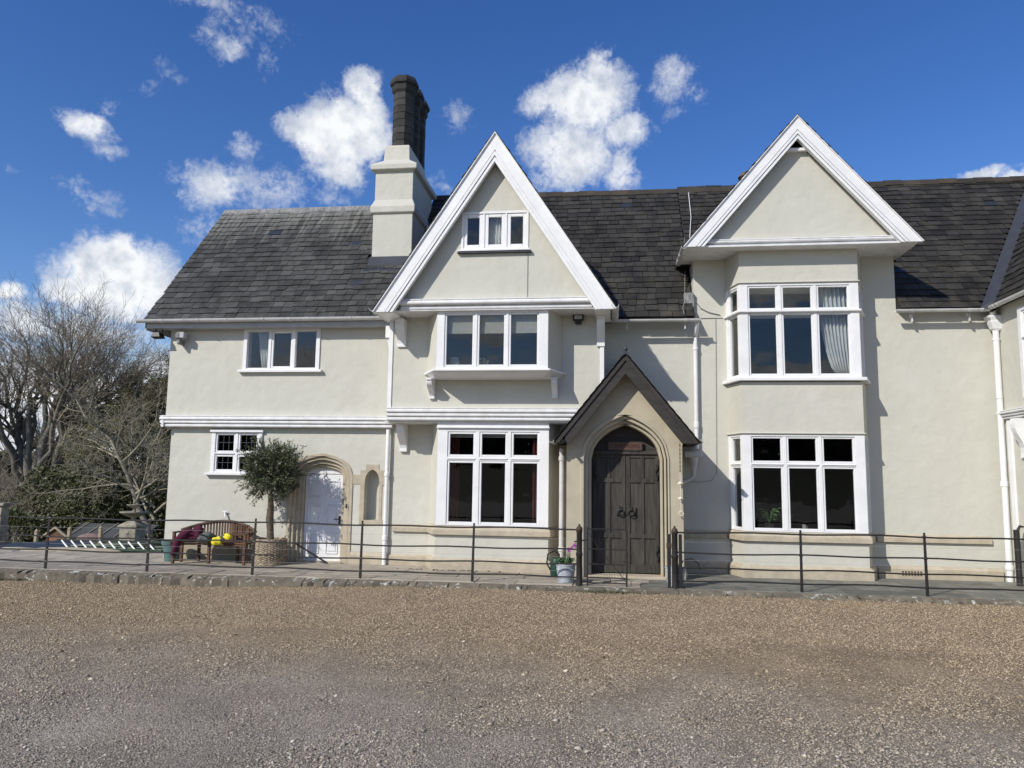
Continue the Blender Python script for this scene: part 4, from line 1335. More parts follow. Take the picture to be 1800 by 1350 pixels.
for k, (a, b, tx) in enumerate(((-3.48, -2.84, 'left'), (-2.77, -2.17, 'middle'), (-2.09, -1.46, 'right'))):
    bl = thing('roman_blind', 'pale roman blind half lowered in the %s light of the oriel window' % tx, 'blind', (a, -1.38, 5.1), 'roman blinds of the oriel')
    q = MB()
    for j in range(3):
        q.box(a, b, -1.40 + .008 * j, -1.385 + .008 * j, 4.98 + .14 * j, 5.13 + .14 * j)
    q.build('blind_cloth', 'blind', bl)
    MB().box(a, b, -1.41, -1.38, 4.965, 4.98).build('bottom_bar', 'blind', bl)
for k, (a, b, tx) in enumerate(((-3.47, -2.9, 'left'), (-2.75, -2.2, 'middle'), (-2.05, -1.5, 'right'))):
    tag(MB().box(a, b, -.70, -.67, 2.79, 2.88).build('roller_blind', 'blind'), 'rolled up blind at the top of the %s light of the central ground floor window' % tx, 'blind', 'rolled blinds of the ground floor window')
lp = thing('table_lamp', 'pale lamp shade standing on the sill inside the oriel window', 'lamp', (-3.32, -1.2, 4.2))
MB().lathe([(.16, 4.22), (.09, 4.48)], -3.32, -1.2, 16).build('lamp_shade', 'blind', lp); MB().lathe([(.06, 4.16), (.03, 4.25)], -3.32, -1.2, 10).build('base', 'post', lp)
fp = thing('flower_pot', 'small pot of yellow flowers on the oriel window sill', 'flower pot', (-2.66, -1.3, 4.2))
MB().lathe([(.05, 4.18), (.07, 4.27)], -2.66, -1.3, 10).build('pot', 'post', fp)
q = MB()
for k in range(26):
    a = random.uniform(0, 6.28); r_ = random.uniform(.01, .10); z = 4.30 + random.uniform(0, .08) + (.10 if k < 4 else 0)
    q.lathe([(.012, z), (.02, z + .015), (.008, z + .03)], -2.66 + r_ * math.cos(a), -1.3 + r_ * math.sin(a) * .5, 5)
q.build('flowers', 'post', fp)


def leafy(name, label, x, y, z, h, n, mat='leaf_house', leaf=(.16, .05), pot=None):
    p = thing(name, label, 'plant', (x, y, z))
    q = MB(); st = MB()
    for k in range(n):
        a = random.uniform(0, 2 * PI); t = random.uniform(.25, 1)
        b = Vector((x + .12 * t * math.cos(a), y + .08 * t * math.sin(a), z + h * t * .7))
        e = b + Vector((math.cos(a) * leaf[0], math.sin(a) * leaf[0] * .7, random.uniform(-.05, .08)))
        s = Vector((-math.sin(a), math.cos(a), .2)).normalized() * leaf[1]
        mid = b.lerp(e, .5) + Vector((0, 0, .025))
        q.add([b, mid + s, e, mid - s], [(0, 1, 2, 3)])
        st.tube([(x, y, z), b], .005, 4)
    q.build('leaves', mat, p); st.build('stems', mat, p)
    if pot: MB().lathe([(.07, z - .14), (.10, z)], x, y, 12).build('pot', pot, p)
    return p


leafy('house_plant', 'leafy house plant at the left inside the lower bay window', 3.34, -.28, 1.06, .38, 26, pot='black')
leafy('house_plant', 'smaller upright house plant beside it in the lower bay window', 3.68, -.34, 1.06, .25, 14, leaf=(.11, .035), pot='black')
mg = thing('mug', 'pale mug inside the middle of the lower bay window', 'mug', (4.05, -.2, .92)); MB().lathe([(.035, .92), (.04, 1.04)], 4.05, -.25, 12).build('body', 'blind', mg)
MB().tube([(4.09, -.25, 1.01), (4.12, -.25, .99), (4.09, -.25, .95)], .006, 5).build('handle', 'blind', mg)

# ------------------------------------------------------------------ ground
def smooth01(t):
    t = np.clip(t, 0, 1)
    return t * t * (3 - 2 * t)


def gravel_z(x, y):
    x = np.asarray(x, float); y = np.asarray(y, float)
    z = -.115 - .125 * smooth01((-x - 2.5) / 6.0)
    z = z + .012 * np.sin(x * 1.3 + y * .7) * np.sin(y * 1.1 - x * .4) * smooth01((-y - 3.2) / 2)
    return z + .02 * smooth01((y + 3.2) / .3) * (.5 + .5 * np.sin(x * 5.1) * np.sin(x * 2.3 + 1))


def grid_mesh(name, xs, ys, zf, mat):
    X, Y = np.meshgrid(xs, ys)
    Z = zf(X, Y)
    V = np.stack([X.ravel(), Y.ravel(), Z.ravel()], 1)
    nx, ny = len(xs), len(ys)
    i = np.arange(nx - 1)[None, :] + nx * np.arange(ny - 1)[:, None]
    F = np.stack([i, i + 1, i + nx + 1, i + nx], -1).reshape(-1, 4)
    me = np_mesh(name, V, F, mat)
    me.polygons.foreach_set('use_smooth', np.ones(len(F), bool))
    return me


def gravel_colour(nt):
    """Tan pea gravel near the house passing into grey road stone towards the camera."""
    geo = nd(nt, 'ShaderNodeNewGeometry')
    sp = nd(nt, 'ShaderNodeSeparateXYZ'); lk(nt, geo.outputs['Position'], sp.inputs[0])
    n = nd(nt, 'ShaderNodeTexNoise'); n.inputs['Scale'].default_value = .55; n.inputs['Detail'].default_value = 5
    lk(nt, geo.outputs['Position'], n.inputs['Vector'])
    a = nd(nt, 'ShaderNodeMath', operation='MULTIPLY_ADD'); lk(nt, n.outputs['Fac'], a.inputs[0]); a.inputs[1].default_value = 3.4; lk(nt, sp.outputs[1], a.inputs[2])
    tx = nd(nt, 'ShaderNodeMath', operation='MULTIPLY_ADD'); lk(nt, sp.outputs[0], tx.inputs[0]); tx.inputs[1].default_value = .16; lk(nt, a.outputs[0], tx.inputs[2])
    r = nd(nt, 'ShaderNodeMapRange', interpolation_type='SMOOTHSTEP'); r.inputs['From Min'].default_value = -10.4; r.inputs['From Max'].default_value = -5.4
    lk(nt, tx.outputs[0], r.inputs['Value'])
    return geo, r.outputs[0]


def stone_material():
    m = bpy.data.materials.new('gravel_stone'); m.use_nodes = True
    nt = m.node_tree; b = nt.nodes['Principled BSDF']; b.inputs['Roughness'].default_value = .75; b.inputs['Specular IOR Level'].default_value = .25
    geo, t = gravel_colour(nt)
    cols = []
    for stops in (((0, (.12, .105, .09)), (.35, (.29, .25, .20)), (.7, (.40, .345, .275)), (.95, (.49, .44, .365)), (1, (.62, .57, .49))),
                  ((0, (.14, .095, .055)), (.3, (.29, .22, .14)), (.62, (.42, .33, .22)), (.92, (.50, .395, .26)), (1, (.72, .62, .47)))):
        cr = nd(nt, 'ShaderNodeValToRGB')
        while len(cr.color_ramp.elements) < len(stops): cr.color_ramp.elements.new(.5)
        for e, (p, c) in zip(cr.color_ramp.elements, stops):
            e.position = p; e.color = (*c, 1)
        lk(nt, geo.outputs['Random Per Island'], cr.inputs[0]); cols.append(cr)
    mx = nd(nt, 'ShaderNodeMix', data_type='RGBA')
    lk(nt, t, mx.inputs[0]); lk(nt, cols[0].outputs[0], mx.inputs[6]); lk(nt, cols[1].outputs[0], mx.inputs[7])
    lk(nt, mx.outputs[2], b.inputs['Base Color'])
    return m


def gravel_material():
    m = bpy.data.materials.new('gravel_bed'); m.use_nodes = True
    nt = m.node_tree; b = nt.nodes['Principled BSDF']; b.inputs['Roughness'].default_value = .85; b.inputs['Specular IOR Level'].default_value = .2
    geo, t = gravel_colour(nt)
    vo = nd(nt, 'ShaderNodeTexVoronoi'); vo.inputs['Scale'].default_value = 75
    lk(nt, geo.outputs['Position'], vo.inputs['Vector'])
    sp = nd(nt, 'ShaderNodeSeparateColor'); lk(nt, vo.outputs['Color'], sp.inputs[0])
    cols = []
    for stops in (((0, (.16, .138, .112)), (.5, (.29, .25, .20)), (.9, (.385, .338, .27)), (1, (.48, .43, .36))),
                  ((0, (.12, .082, .046)), (.45, (.275, .205, .128)), (.85, (.39, .30, .198)), (1, (.60, .50, .35)))):
        cr = nd(nt, 'ShaderNodeValToRGB')
        while len(cr.color_ramp.elements) < len(stops): cr.color_ramp.elements.new(.5)
        for e, (p, c) in zip(cr.color_ramp.elements, stops):
            e.position = p; e.color = (*c, 1)
        lk(nt, sp.outputs[0], cr.inputs[0]); cols.append(cr)
    mx = nd(nt, 'ShaderNodeMix', data_type='RGBA')
    lk(nt, t, mx.inputs[0]); lk(nt, cols[0].outputs[0], mx.inputs[6]); lk(nt, cols[1].outputs[0], mx.inputs[7])
    n2 = nd(nt, 'ShaderNodeTexNoise'); n2.inputs['Scale'].default_value = 1.3; n2.inputs['Detail'].default_value = 6
    lk(nt, geo.outputs['Position'], n2.inputs['Vector'])
    r2 = nd(nt, 'ShaderNodeMapRange'); r2.inputs['From Min'].default_value = .3; r2.inputs['From Max'].default_value = .7; r2.inputs['To Min'].default_value = .78; r2.inputs['To Max'].default_value = 1.12
    lk(nt, n2.outputs['Fac'], r2.inputs['Value'])
    hv = nd(nt, 'ShaderNodeHueSaturation'); lk(nt, r2.outputs[0], hv.inputs['Value']); lk(nt, mx.outputs[2], hv.inputs['Color'])
    lk(nt, hv.outputs[0], b.inputs['Base Color'])
    bp = nd(nt, 'ShaderNodeBump'); bp.invert = True; bp.inputs['Strength'].default_value = 1; bp.inputs['Distance'].default_value = .012
    lk(nt, vo.outputs['Distance'], bp.inputs['Height'])
    lk(nt, bp.outputs[0], b.inputs['Normal'])
    return m


MT['gravel'] = gravel_material()
MT['stones'] = stone_material()
MT['lawn'] = material('lawn', (.050, .062, .022), .9, (.085, .075, .04), .5, 6, bump=.04, bscale=6)

xs = np.concatenate([np.linspace(-70, -16, 12), np.linspace(-15.5, 11, 108), np.linspace(12, 70, 12)])
ys = np.concatenate([np.linspace(-60, -14, 12), np.linspace(-13.6, -3.4, 70), np.linspace(-3.3, -2.74, 8)])
structure(link('gravel_drive', grid_mesh('gravel_drive', xs, ys, gravel_z, 'gravel')))


def land_z(x, y):
    r = np.hypot(x, y)
    z = -.52 - 1.0 * smooth01((y - 2) / 16) + 0 * x
    z = np.where(y < -2, -.55, z)
    z = z + 7.0 * smooth01((-y - 85) / 60) * (.8 + .2 * np.sin(x * .03 + 1))       # wooded rise behind the camera
    return z + .15 * np.sin(x * .21) * np.sin(y * .17) * smooth01((r - 25) / 20)


xs = np.concatenate([np.linspace(-900, -90, 14), np.linspace(-80, 80, 81), np.linspace(90, 900, 14)])
ys = np.concatenate([np.linspace(-900, -190, 10), np.linspace(-180, -66, 20), np.linspace(-60, 60, 61), np.linspace(70, 900, 14)])
structure(link('ground', grid_mesh('ground', xs, ys, land_z, 'lawn')))

# loose stones lying on the drive: real chips, thousands of them
N = 300000
dist = 3.9 + (14.5 - 3.9) * rng.random(N) ** 1.15
yy = CAM.y + dist
xx = (rng.random(N) * (1.02 + .68) - 1.02) * (dist + .6)
patch = np.zeros(N)
for fx_, fy__, ph in ((.9, .5, 0), (-.6, 1.1, 2), (1.7, -1.2, 4), (2.6, 2.2, 1), (-3.4, 1.9, 5), (4.1, -3.3, 3), (6.3, 4.1, 2.5)):
    patch += np.sin(xx * fx_ + yy * fy__ + ph) / 2.6
keep = (yy < -2.98) & (rng.random(N) < np.where(yy > -7.0, .9, .50 + .42 * np.clip(patch, -1, 1)))
patch = patch[keep]
xx, yy, dist = xx[keep], yy[keep], dist[keep]
near = smooth01((-6.0 - yy + .16 * xx * -1) / 4.0 + .5)
big = rng.random(len(xx))
sz = .0040 + .0040 * rng.random(len(xx)) + .0005 * dist * .6
sz = np.where((big > .965 - .05 * np.clip(patch, 0, 1) * near), sz + .007 * rng.random(len(xx)) * (.3 + near), sz)
sz = np.where(big > .9975, sz + .012 * near, sz)
zz = gravel_z(xx, yy)
n = len(xx)
base = np.array([[1, 0, 0], [0, 1, 0], [-1, 0, 0], [0, -1, 0], [0, 0, 1.0], [0, 0, -1.0]])
jit = base[None] * (.65 + .7 * rng.random((n, 6, 1))) + rng.normal(0, .22, (n, 6, 3))
ang = rng.random(n) * 2 * PI
ca, sa = np.cos(ang)[:, None], np.sin(ang)[:, None]
sx_, sy_, sz_ = (sz * (.9 + .7 * rng.random(n)))[:, None], (sz * (.7 + .4 * rng.random(n)))[:, None], (sz * (.45 + .4 * rng.random(n)))[:, None]
lx, ly = jit[:, :, 0] * sx_, jit[:, :, 1] * sy_
V = np.stack([lx * ca - ly * sa + xx[:, None], lx * sa + ly * ca + yy[:, None], jit[:, :, 2] * sz_ + (zz + sz * .28)[:, None]], -1).reshape(-1, 3)
ft = np.array([[0, 1, 4], [1, 2, 4], [2, 3, 4], [3, 0, 4], [1, 0, 5], [2, 1, 5], [3, 2, 5], [0, 3, 5]])
F = (ft[None] + 6 * np.arange(n)[:, None, None]).reshape(-1, 3)
tag(link('gravel_stones', np_mesh('gravel_stones', V, F, 'stones')), 'loose tan and grey gravel chips covering the drive', 'gravel', kind='stuff')

# terrace of york stone flags with a kerb of big worn stones
terrace = structure(link('terrace', MB().box(-15.5, 8.3, -2.80, .2, -.5, -.085).box(-16.5, -10.3, .201, 1.0, -.5, -.086).mesh('terrace', 'soil')))
flag_rows = [(-2.72, -2.05), (-2.05, -1.50), (-1.50, -.82), (-.82, -.18), (-.18, .30), (.30, .95)]
for ri, (a, b) in enumerate(flag_rows):
    x = -15.4 + random.uniform(0, .5)
    while x < 8.15:
        w_ = random.uniform(.6, 1.35)
        e = min(x + w_, 8.15)
        if a > -.3 and x > -10.35: break
        if a > -.3: e = min(e, -10.33)
        if e - x > .1:
            h = -.030 + random.uniform(-.006, .004); t = [random.uniform(-.005, .005) for _ in range(4)]
            q = MB(); gq = .006
            q.hexa([(x + gq, a + gq, -.085), (e - gq, a + gq, -.085), (e - gq, b - gq, -.085), (x + gq, b - gq, -.085)],
                   [(x + gq, a + gq, h + t[0]), (e - gq, a + gq, h + t[1]), (e - gq, b - gq, h + t[2]), (x + gq, b - gq, h + t[3])])
            o = q.build('flagstone', 'flag_dark' if x + random.uniform(-1, 1) > .6 else 'flag', terrace, bevel=.006)
        x = e
x = -15.4
while x < 9.5:
    w_ = random.uniform(.7, 1.5)
    z0 = -.45
    q = MB(); n_ = 8
    lo_, hi_ = [], []
    fr = [-2.955 + random.uniform(-.055, .045) for _ in range(n_ + 1)]
    for i in range(n_):
        u0, u1 = x + .002 + (w_ - .004) * i / n_, x + .002 + (w_ - .004) * (i + 1) / n_
        h0, h1 = -.04 + random.uniform(-.035, .008), -.04 + random.uniform(-.035, .008)
        q.hexa([(u0, fr[i] - .01, z0), (u1, fr[i + 1] - .01, z0), (u1, -2.73, z0), (u0, -2.73, z0)], [(u0, fr[i], h0 - .03), (u1, fr[i + 1], h1 - .03), (u1, -2.73, -.033), (u0, -2.73, -.033)])
    bm_me = q.mesh('kerb_stone', 'kerb')
    bm = bmesh.new(); bm.from_mesh(bm_me); bmesh.ops.remove_doubles(bm, verts=bm.verts, dist=.0005)
    bmesh.ops.delete(bm, geom=[f for f in bm.faces if abs(f.normal.x) > .9 and f.calc_center_median().x > x + .02 and f.calc_center_median().x < x + w_ - .02], context='FACES')
    bmesh.ops.bevel(bm, geom=[e for e in bm.edges if len(e.link_faces) == 2 and e.calc_face_angle(0) > .7], offset=.012, segments=2, affect='EDGES')
    bm.to_mesh(bm_me); bm.free()
    link('kerb_stone', bm_me, terrace)
    x += w_
# soil spills and weeds against the kerb and wall
q = MB()
for k in range(170):
    cx_ = random.choice([random.gauss(-11.7, .25), random.gauss(-.25, .3), random.gauss(.15, .2), random.uniform(-12, 7), random.gauss(-12.1, .2)])
    cy_ = -2.99 - abs(random.gauss(0, .05)); z = float(gravel_z(cx_, cy_))
    for j in range(7):
        a = random.uniform(0, 6.28); h = random.uniform(.02, .06); l = random.uniform(.01, .045)
        e = Vector((cx_ + l * math.cos(a), cy_ + l * math.sin(a), z + h)); s = Vector((-math.sin(a), math.cos(a), 0)) * .005
        b0 = Vector((cx_, cy_, z - .01))
        q.add([b0 - s, b0 + s, e], [(0, 1, 2)])
tag(q.build('weeds', 'grass'), 'small tufts of grass and weeds along the kerb', 'weeds', kind='stuff')
q = MB()
for k in range(60):
    cx_ = random.gauss(-3.5, .45); cy_ = -.98 + random.gauss(0, .03); r_ = random.uniform(.01, .035)
    q.lathe([(r_, -.032), (r_ * .6, -.032 + r_ * .5)], cx_, cy_, 6)
tag(q.build('soil_crumbs', 'soil'), 'dark crumbs of soil swept against the bay plinth', 'soil', kind='stuff')

# ------------------------------------------------------------------ estate fence, gate
FY = -2.66


def fence(x0, x1, posts, label):
    f = thing('estate_fence', label, 'fence', ((x0 + x1) / 2, FY, -.03))
    for px in posts:
        lean = random.gauss(0, .012)
        q = MB()
        q.hexa([(px - .027, FY - .014, -.4), (px + .027, FY - .014, -.4), (px + .027, FY + .014, -.4), (px - .027, FY + .014, -.4)],
               [(px + lean - .019, FY - .010, 1.02), (px + lean + .019, FY - .010, 1.02), (px + lean + .019, FY + .010, 1.02), (px + lean - .019, FY + .010, 1.02)])
        q.lathe([(.010, 1.02), (.022, 1.035), (.020, 1.055), (.004, 1.065)], px + lean, FY, 8)
        o = q.build('post', 'iron', f)
        for z in (.985, .61, .345, .115):
            MB().lathe([(.017, -.03), (.019, 0), (.017, .03)], 0, 0, 8).add([], []).build('collar', 'iron', o).matrix_local = Matrix.Translation(Vector((px + lean * z, FY, z)) - origin(o)) @ Matrix.Rotation(PI / 2, 4, 'Y')
    for z, r_ in ((.985, .0155), (.61, .0145), (.345, .0145), (.115, .0145)):
        pts = []
        kk = int((x1 - x0) / .35)
        for i in range(kk + 1):
            u = x0 + (x1 - x0) * i / kk
            pts.append((u, FY, z + .010 * math.sin(u * 2.9 + z * 7) - .006 * math.sin(u * 1.1)))
        MB().tube(pts, r_, 7).build('rail', 'iron', f, smooth=True)
    for z in (.80, .475, .225):
        pts = []
        kk = int((x1 - x0) / .35)
        for i in range(kk + 1):
            u = x0 + (x1 - x0) * i / kk
            pts.append((u, FY + .006, z + .005 * math.sin(u * 2.1 + z * 5)))
        MB().tube(pts, .0022, 4).build('wire', 'wire', f)
    return f


fence(-15.2, -.57, (-13.55, -11.36, -9.15, -6.95, -4.76, -2.58), 'black iron estate fence with round rails left of the gate')
fence(1.20, 9.6, (3.40, 5.52, 7.75), 'black iron estate fence with round rails right of the gate')


def gate_post(x, label):
    p = thing('gate_post', label, 'gate post', (x, FY, -.03))
    MB().lathe([(.062, -.35), (.062, .0), (.058, .03), (.056, .50), (.064, .51), (.064, .56), (.054, .57), (.052, .93), (.060, .94), (.060, .965)], x, FY, 14).build('shaft', 'iron', p, smooth=True)
    MB().lathe([(.055, .965), (.062, .99), (.05, 1.03), (.025, 1.05), (.018, 1.06), (.022, 1.075), (.008, 1.09)], x, FY, 12).build('finial', 'rust', p, smooth=True)
    return p


gp = gate_post(-.565, 'round iron gate post with rusty domed cap beside the orchid pot')
MB().tube([(-.565, FY, .78), (-.40, FY, .80)], .014, 6).build('hinge', 'iron', gp); MB().tube([(-.66, FY, .76), (-.565, FY, .77)], .014, 6).build('bolt', 'iron', gp)
gp = gate_post(1.18, 'round iron gate post doubled by flat bars beside the zinc bucket')
for dx in (-.105, .10):
    MB().box(1.18 + dx - .03, 1.18 + dx + .03, FY - .02, FY + .02, -.1, .94).build('flat_bar', 'iron', gp, bevel=.008)
MB().box(1.03, 1.12, FY - .03, FY + .03, .68, .78).build('latch', 'rust', gp, bevel=.01)
gt = thing('iron_gate', 'narrow black iron gate of thin bars closed before the porch', 'gate', (-.05, FY, 0))
for x_, r_, z1 in ((-.415, .014, 1.03), (.305, .016, .99)):
    MB().tube([(x_, FY, -.06), (x_, FY, z1)], r_, 8).build('stile', 'iron', gt)
for z in (1.0, .635, .36, .12, .02):
    MB().tube([(-.415, FY, z), (.305, FY, z + random.uniform(-.005, .005))], .0105, 7).build('rail', 'iron', gt)
for k in range(13):
    x_ = -.36 + .05 * k
    MB().tube([(x_ + random.uniform(-.01, .01), FY + .008, .125), (x_ + random.uniform(-.012, .012), FY + .008, .99)], .0028, 4).build('bar', 'iron', gt)
MB().tube([(-.41, FY - .01, .95), (-.20, FY - .01, .64), (.06, FY - .01, .34), (.30, FY - .01, .05)], .007, 6).build('brace', 'iron', gt)
MB().box(.24, .33, FY - .02, FY + .02, .40, .425).build('latch', 'iron', gt)
hp = thing('iron_hoop', 'thick black iron hoop at the far right end of the terrace', 'hoop', (7.95, -.8, -.03))
MB().tube([(7.93, -.80, -.03), (7.93, -.80, 1.05)], .055, 10).build('post', 'iron', hp)
MB().tube([(7.93, -.80, 1.0), (8.0, -.80, 1.12), (8.12, -.82, 1.10), (8.14, -.83, .0)], .03, 8).build('hoop_bar', 'iron', hp)

# ------------------------------------------------------------------ pots, bench, basket
def pot(name, label, cat, x, y, prof, mat, hoops=(), n=24):
    p = thing(name, label, cat, (x, y, -.03))
    MB().lathe(prof, x, y, n).build('body', mat, p, smooth=True)
    for z, r_ in hoops:
        MB().lathe([(r_, z - .012), (r_ + .008, z), (r_, z + .012)], x, y, n).build('hoop', mat, p, smooth=True)
    return p


p = pot('orchid_pot', 'whitewashed metal bucket planted with a purple orchid left of the gate', 'plant pot', -.83, -2.36,
        [(.145, -.03), (.185, .30), (.195, .305), (.19, .32), (.165, .318), (.16, .27)], 'zinc', ((.07, .159), (.22, .178)))
MB().lathe([(.165, .27), (.01, .285)], -.83, -2.36, 16).build('soil', 'soil', p)
q = MB()
for k in range(38):
    a = random.uniform(0, 2 * PI); l = random.uniform(.12, .26); h = random.uniform(.05, .17)
    b = Vector((-.83 + .05 * math.cos(a), -2.36 + .05 * math.sin(a), .28)); mid = b + Vector((math.cos(a) * l * .5, math.sin(a) * l * .5, h)); e = b + Vector((math.cos(a) * l, math.sin(a) * l, h * random.uniform(.2, 1)))
    s = Vector((-math.sin(a), math.cos(a), 0)) * .016
    q.add([b - s, b + s, mid + s, mid - s, e], [(0, 1, 2, 3), (3, 2, 4)])
for k in range(12):
    a = random.uniform(0, 2 * PI); b = Vector((-.78, -2.38, .28)); e = b + Vector((.05 * math.cos(a), .04 * math.sin(a), random.uniform(.2, .3))); s = Vector((.012, 0, 0))
    q.add([b - s, b + s, e], [(0, 1, 2)])
q.build('leaves', 'leaf_house', p)
MB().tube([(-.78, -2.38, .28), (-.77, -2.39, .50), (-.74, -2.40, .60), (-.67, -2.40, .66)], .006, 5).build('flower_stem', 'leaf_house', p)
q = MB()
for (x_, z_) in ((-.77, .56), (-.75, .60), (-.71, .63), (-.68, .66), (-.65, .65), (-.78, .60), (-.66, .69)):
    for k in range(5):
        a = k * 2 * PI / 5 + random.random(); r_ = .034
        c = Vector((x_, -2.41 + random.uniform(-.02, .02), z_)); e = c + Vector((r_ * math.cos(a), -.01, r_ * math.sin(a))); s = Vector((-math.sin(a), 0, math.cos(a))) * .014
        m_ = c.lerp(e, .6)
        q.add([c, m_ + s, e, m_ - s], [(0, 1, 2, 3)])
q.build('petals', 'petal', p)
p = pot('zinc_bucket', 'galvanised bucket with a small plant right of the gate', 'bucket', 1.21, -2.36,
        [(.145, -.03), (.19, .30), (.20, .305), (.195, .32), (.17, .318), (.165, .26)], 'zinc', ((.05, .156), (.25, .183)))
MB().lathe([(.165, .26), (.01, .275)], 1.21, -2.36, 16).build('soil', 'soil', p)
MB().tube([(1.40, -2.36, .28), (1.43, -2.38, .15), (1.37, -2.4, .08)], .007, 5).build('handle', 'cream_metal', p)
q = MB()
for k in range(9):
    a = random.uniform(0, 6.28); b = Vector((1.24, -2.37, .27)); e = b + Vector((random.uniform(-.06, .16), random.uniform(-.05, .05), random.uniform(.06, .2))); mid = b.lerp(e, .7)
    q.add([b, mid + Vector((.0, .0, .03)), e, mid - Vector((0, 0, .03))], [(0, 1, 2, 3)])
q.build('leaves', 'leaf_dark', p)
wc = thing('watering_can', 'dark green watering can with a black loop handle behind the orchid pot', 'watering can', (-1.10, -1.35, -.03))
MB().lathe([(.115, -.03), (.125, .0), (.12, .26), (.10, .31), (.05, .33)], -1.08, -1.35, 18).build('body', 'green_plastic', wc, smooth=True)
MB().tube([(-1.18, -1.37, .05), (-1.27, -1.40, .22), (-1.25, -1.40, .40), (-1.12, -1.38, .47), (-1.02, -1.36, .40), (-1.02, -1.35, .30)], .016, 8).build('handle', 'black', wc, smooth=True)
MB().tube([(-.98, -1.33, .10), (-.86, -1.28, .28), (-.80, -1.25, .38)], [.03, .022, .02], 8).build('spout', 'green_plastic', wc, smooth=True)

p = pot('teal_pot', 'empty teal green plastic plant pot left of the bench', 'plant pot', -9.80, -.70,
        [(.155, -.03), (.205, .32), (.225, .325), (.24, .37), (.238, .41), (.215, .412), (.20, .36), (.15, .02)], 'teal', n=28)

# wicker basket: woven bumps, rim and two handles
bk = thing('wicker_basket', 'big round wicker basket planter holding the olive tree', 'basket', (-7.46, -.76, -.03))
rows, nseg = 22, 72
prof = [(.335 + .04 * math.sin(PI * (i / rows) * .9), -.03 + .52 * i / rows) for i in range(rows + 1)]
MB().lathe(prof, -7.46, -.76, nseg, fr=lambda i, k: .011 * (1 if ((k // 2) + i) % 2 else -1)).build('weave', 'wicker', bk)
for z, r_ in ((.48, .35), (.505, .345), (-.015, .34)):
    pts = [(-7.46 + r_ * math.cos(t), -.76 + r_ * math.sin(t), z + .008 * math.sin(t * 18)) for t in [2 * PI * j / 60 for j in range(61)]]
    MB().tube(pts, .018, 6).build('rim', 'wicker', bk, smooth=True)
for a in (.25, PI + .4):
    cx_, cy_ = -7.46 + .35 * math.cos(a), -.76 + .35 * math.sin(a)
    MB().tube([(cx_ - .06, cy_, .48), (cx_ - .04, cy_, .58), (cx_ + .02, cy_, .60), (cx_ + .06, cy_, .50)], .014, 6).build('handle', 'wicker', bk, smooth=True)
MB().lathe([(.32, .42), (.01, .45)], -7.46, -.76, 20).build('soil', 'soil', bk)

# olive tree
ol = thing('olive_tree', 'bushy olive tree with a thick stem growing in the wicker basket', 'tree', (-7.46, -.76, .45))
OC = Vector((-7.50, -.80, 1.92))
MB().tube([(-7.46, -.76, .40), (-7.47, -.77, .70), (-7.50, -.77, .95), (-7.48, -.78, 1.22), (-7.50, -.80, 1.5)], [.085, .075, .085, .07, .05], 12).build('trunk', 'olive_bark', ol, smooth=True)
tw = MB(); Vl, Fl = [], []
tips = []
for k in range(500):
    a = random.uniform(0, 2 * PI); ce = random.uniform(-.85, 1); se = math.sqrt(1 - ce * ce)
    d = Vector((se * math.cos(a), se * math.sin(a) * .9, ce))
    lump = 1 + .15 * math.sin(a * 3 + ce * 4) + .10 * math.sin(a * 5 - ce * 7 + 1) + random.gauss(0, .11)
    rx = (.60 + .10 * ce) * lump
    e = OC + Vector((d.x * rx, d.y * rx * .9, d.z * (.66 if ce > 0 else .62) * lump))
    if ce < -.5 and random.random() < .25: continue
    if random.random() < .22: e = e + d * random.uniform(.04, .15) + Vector((0, 0, random.uniform(0, .12)))
    b = OC + (e - OC) * random.uniform(.15, .5) + Vector((0, 0, -.05))
    mid = b.lerp(e, .55) + Vector((0, 0, .04))
    tw.tube([b, mid, e], [.006, .004, .0015], 4, caps=False)
    dirn = (e - mid).normalized()
    for j in range(34):
        t = random.uniform(.1, 1.0) ** .8
        c = b.lerp(mid, t * 2) if t < .5 else mid.lerp(e, t * 2 - 1)
        ld = (dirn * .8 + Vector((random.gauss(0, .6), random.gauss(0, .6), random.gauss(.15, .5)))).normalized()
        L = random.uniform(.04, .085); side = ld.cross(Vector((random.gauss(0, 1), random.gauss(0, 1), random.gauss(0, 1)))).normalized() * L * .15
        o = len(Vl)
        c2 = c + Vector((random.gauss(0, .015), random.gauss(0, .015), random.gauss(0, .015)))
        Vl += [c2, c2 + ld * L * .5 + side, c2 + ld * L, c2 + ld * L * .5 - side]; Fl.append((o, o + 1, o + 2, o + 3))
tw.build('twigs', 'olive_bark', ol)
link('crown', np_mesh('crown', np.array([tuple(v) for v in Vl]), np.array(Fl), 'leaf_olive'), ol)

# curved companion bench
bn = thing('garden_bench', 'curved brown slatted wooden garden bench with an arched back', 'bench', (-8.67, -.85, -.03))
XC, HW = -8.67, .88


def by(t, f):      # plan line of the bench: f=0 back, 1 front edge of the seat
    return -.50 - .30 * t * t - f * (.42 + .10 * (1 - abs(t)))


def bz(t):         # height of the arched top rail
    return .66 + .20 * (1 - t * t)


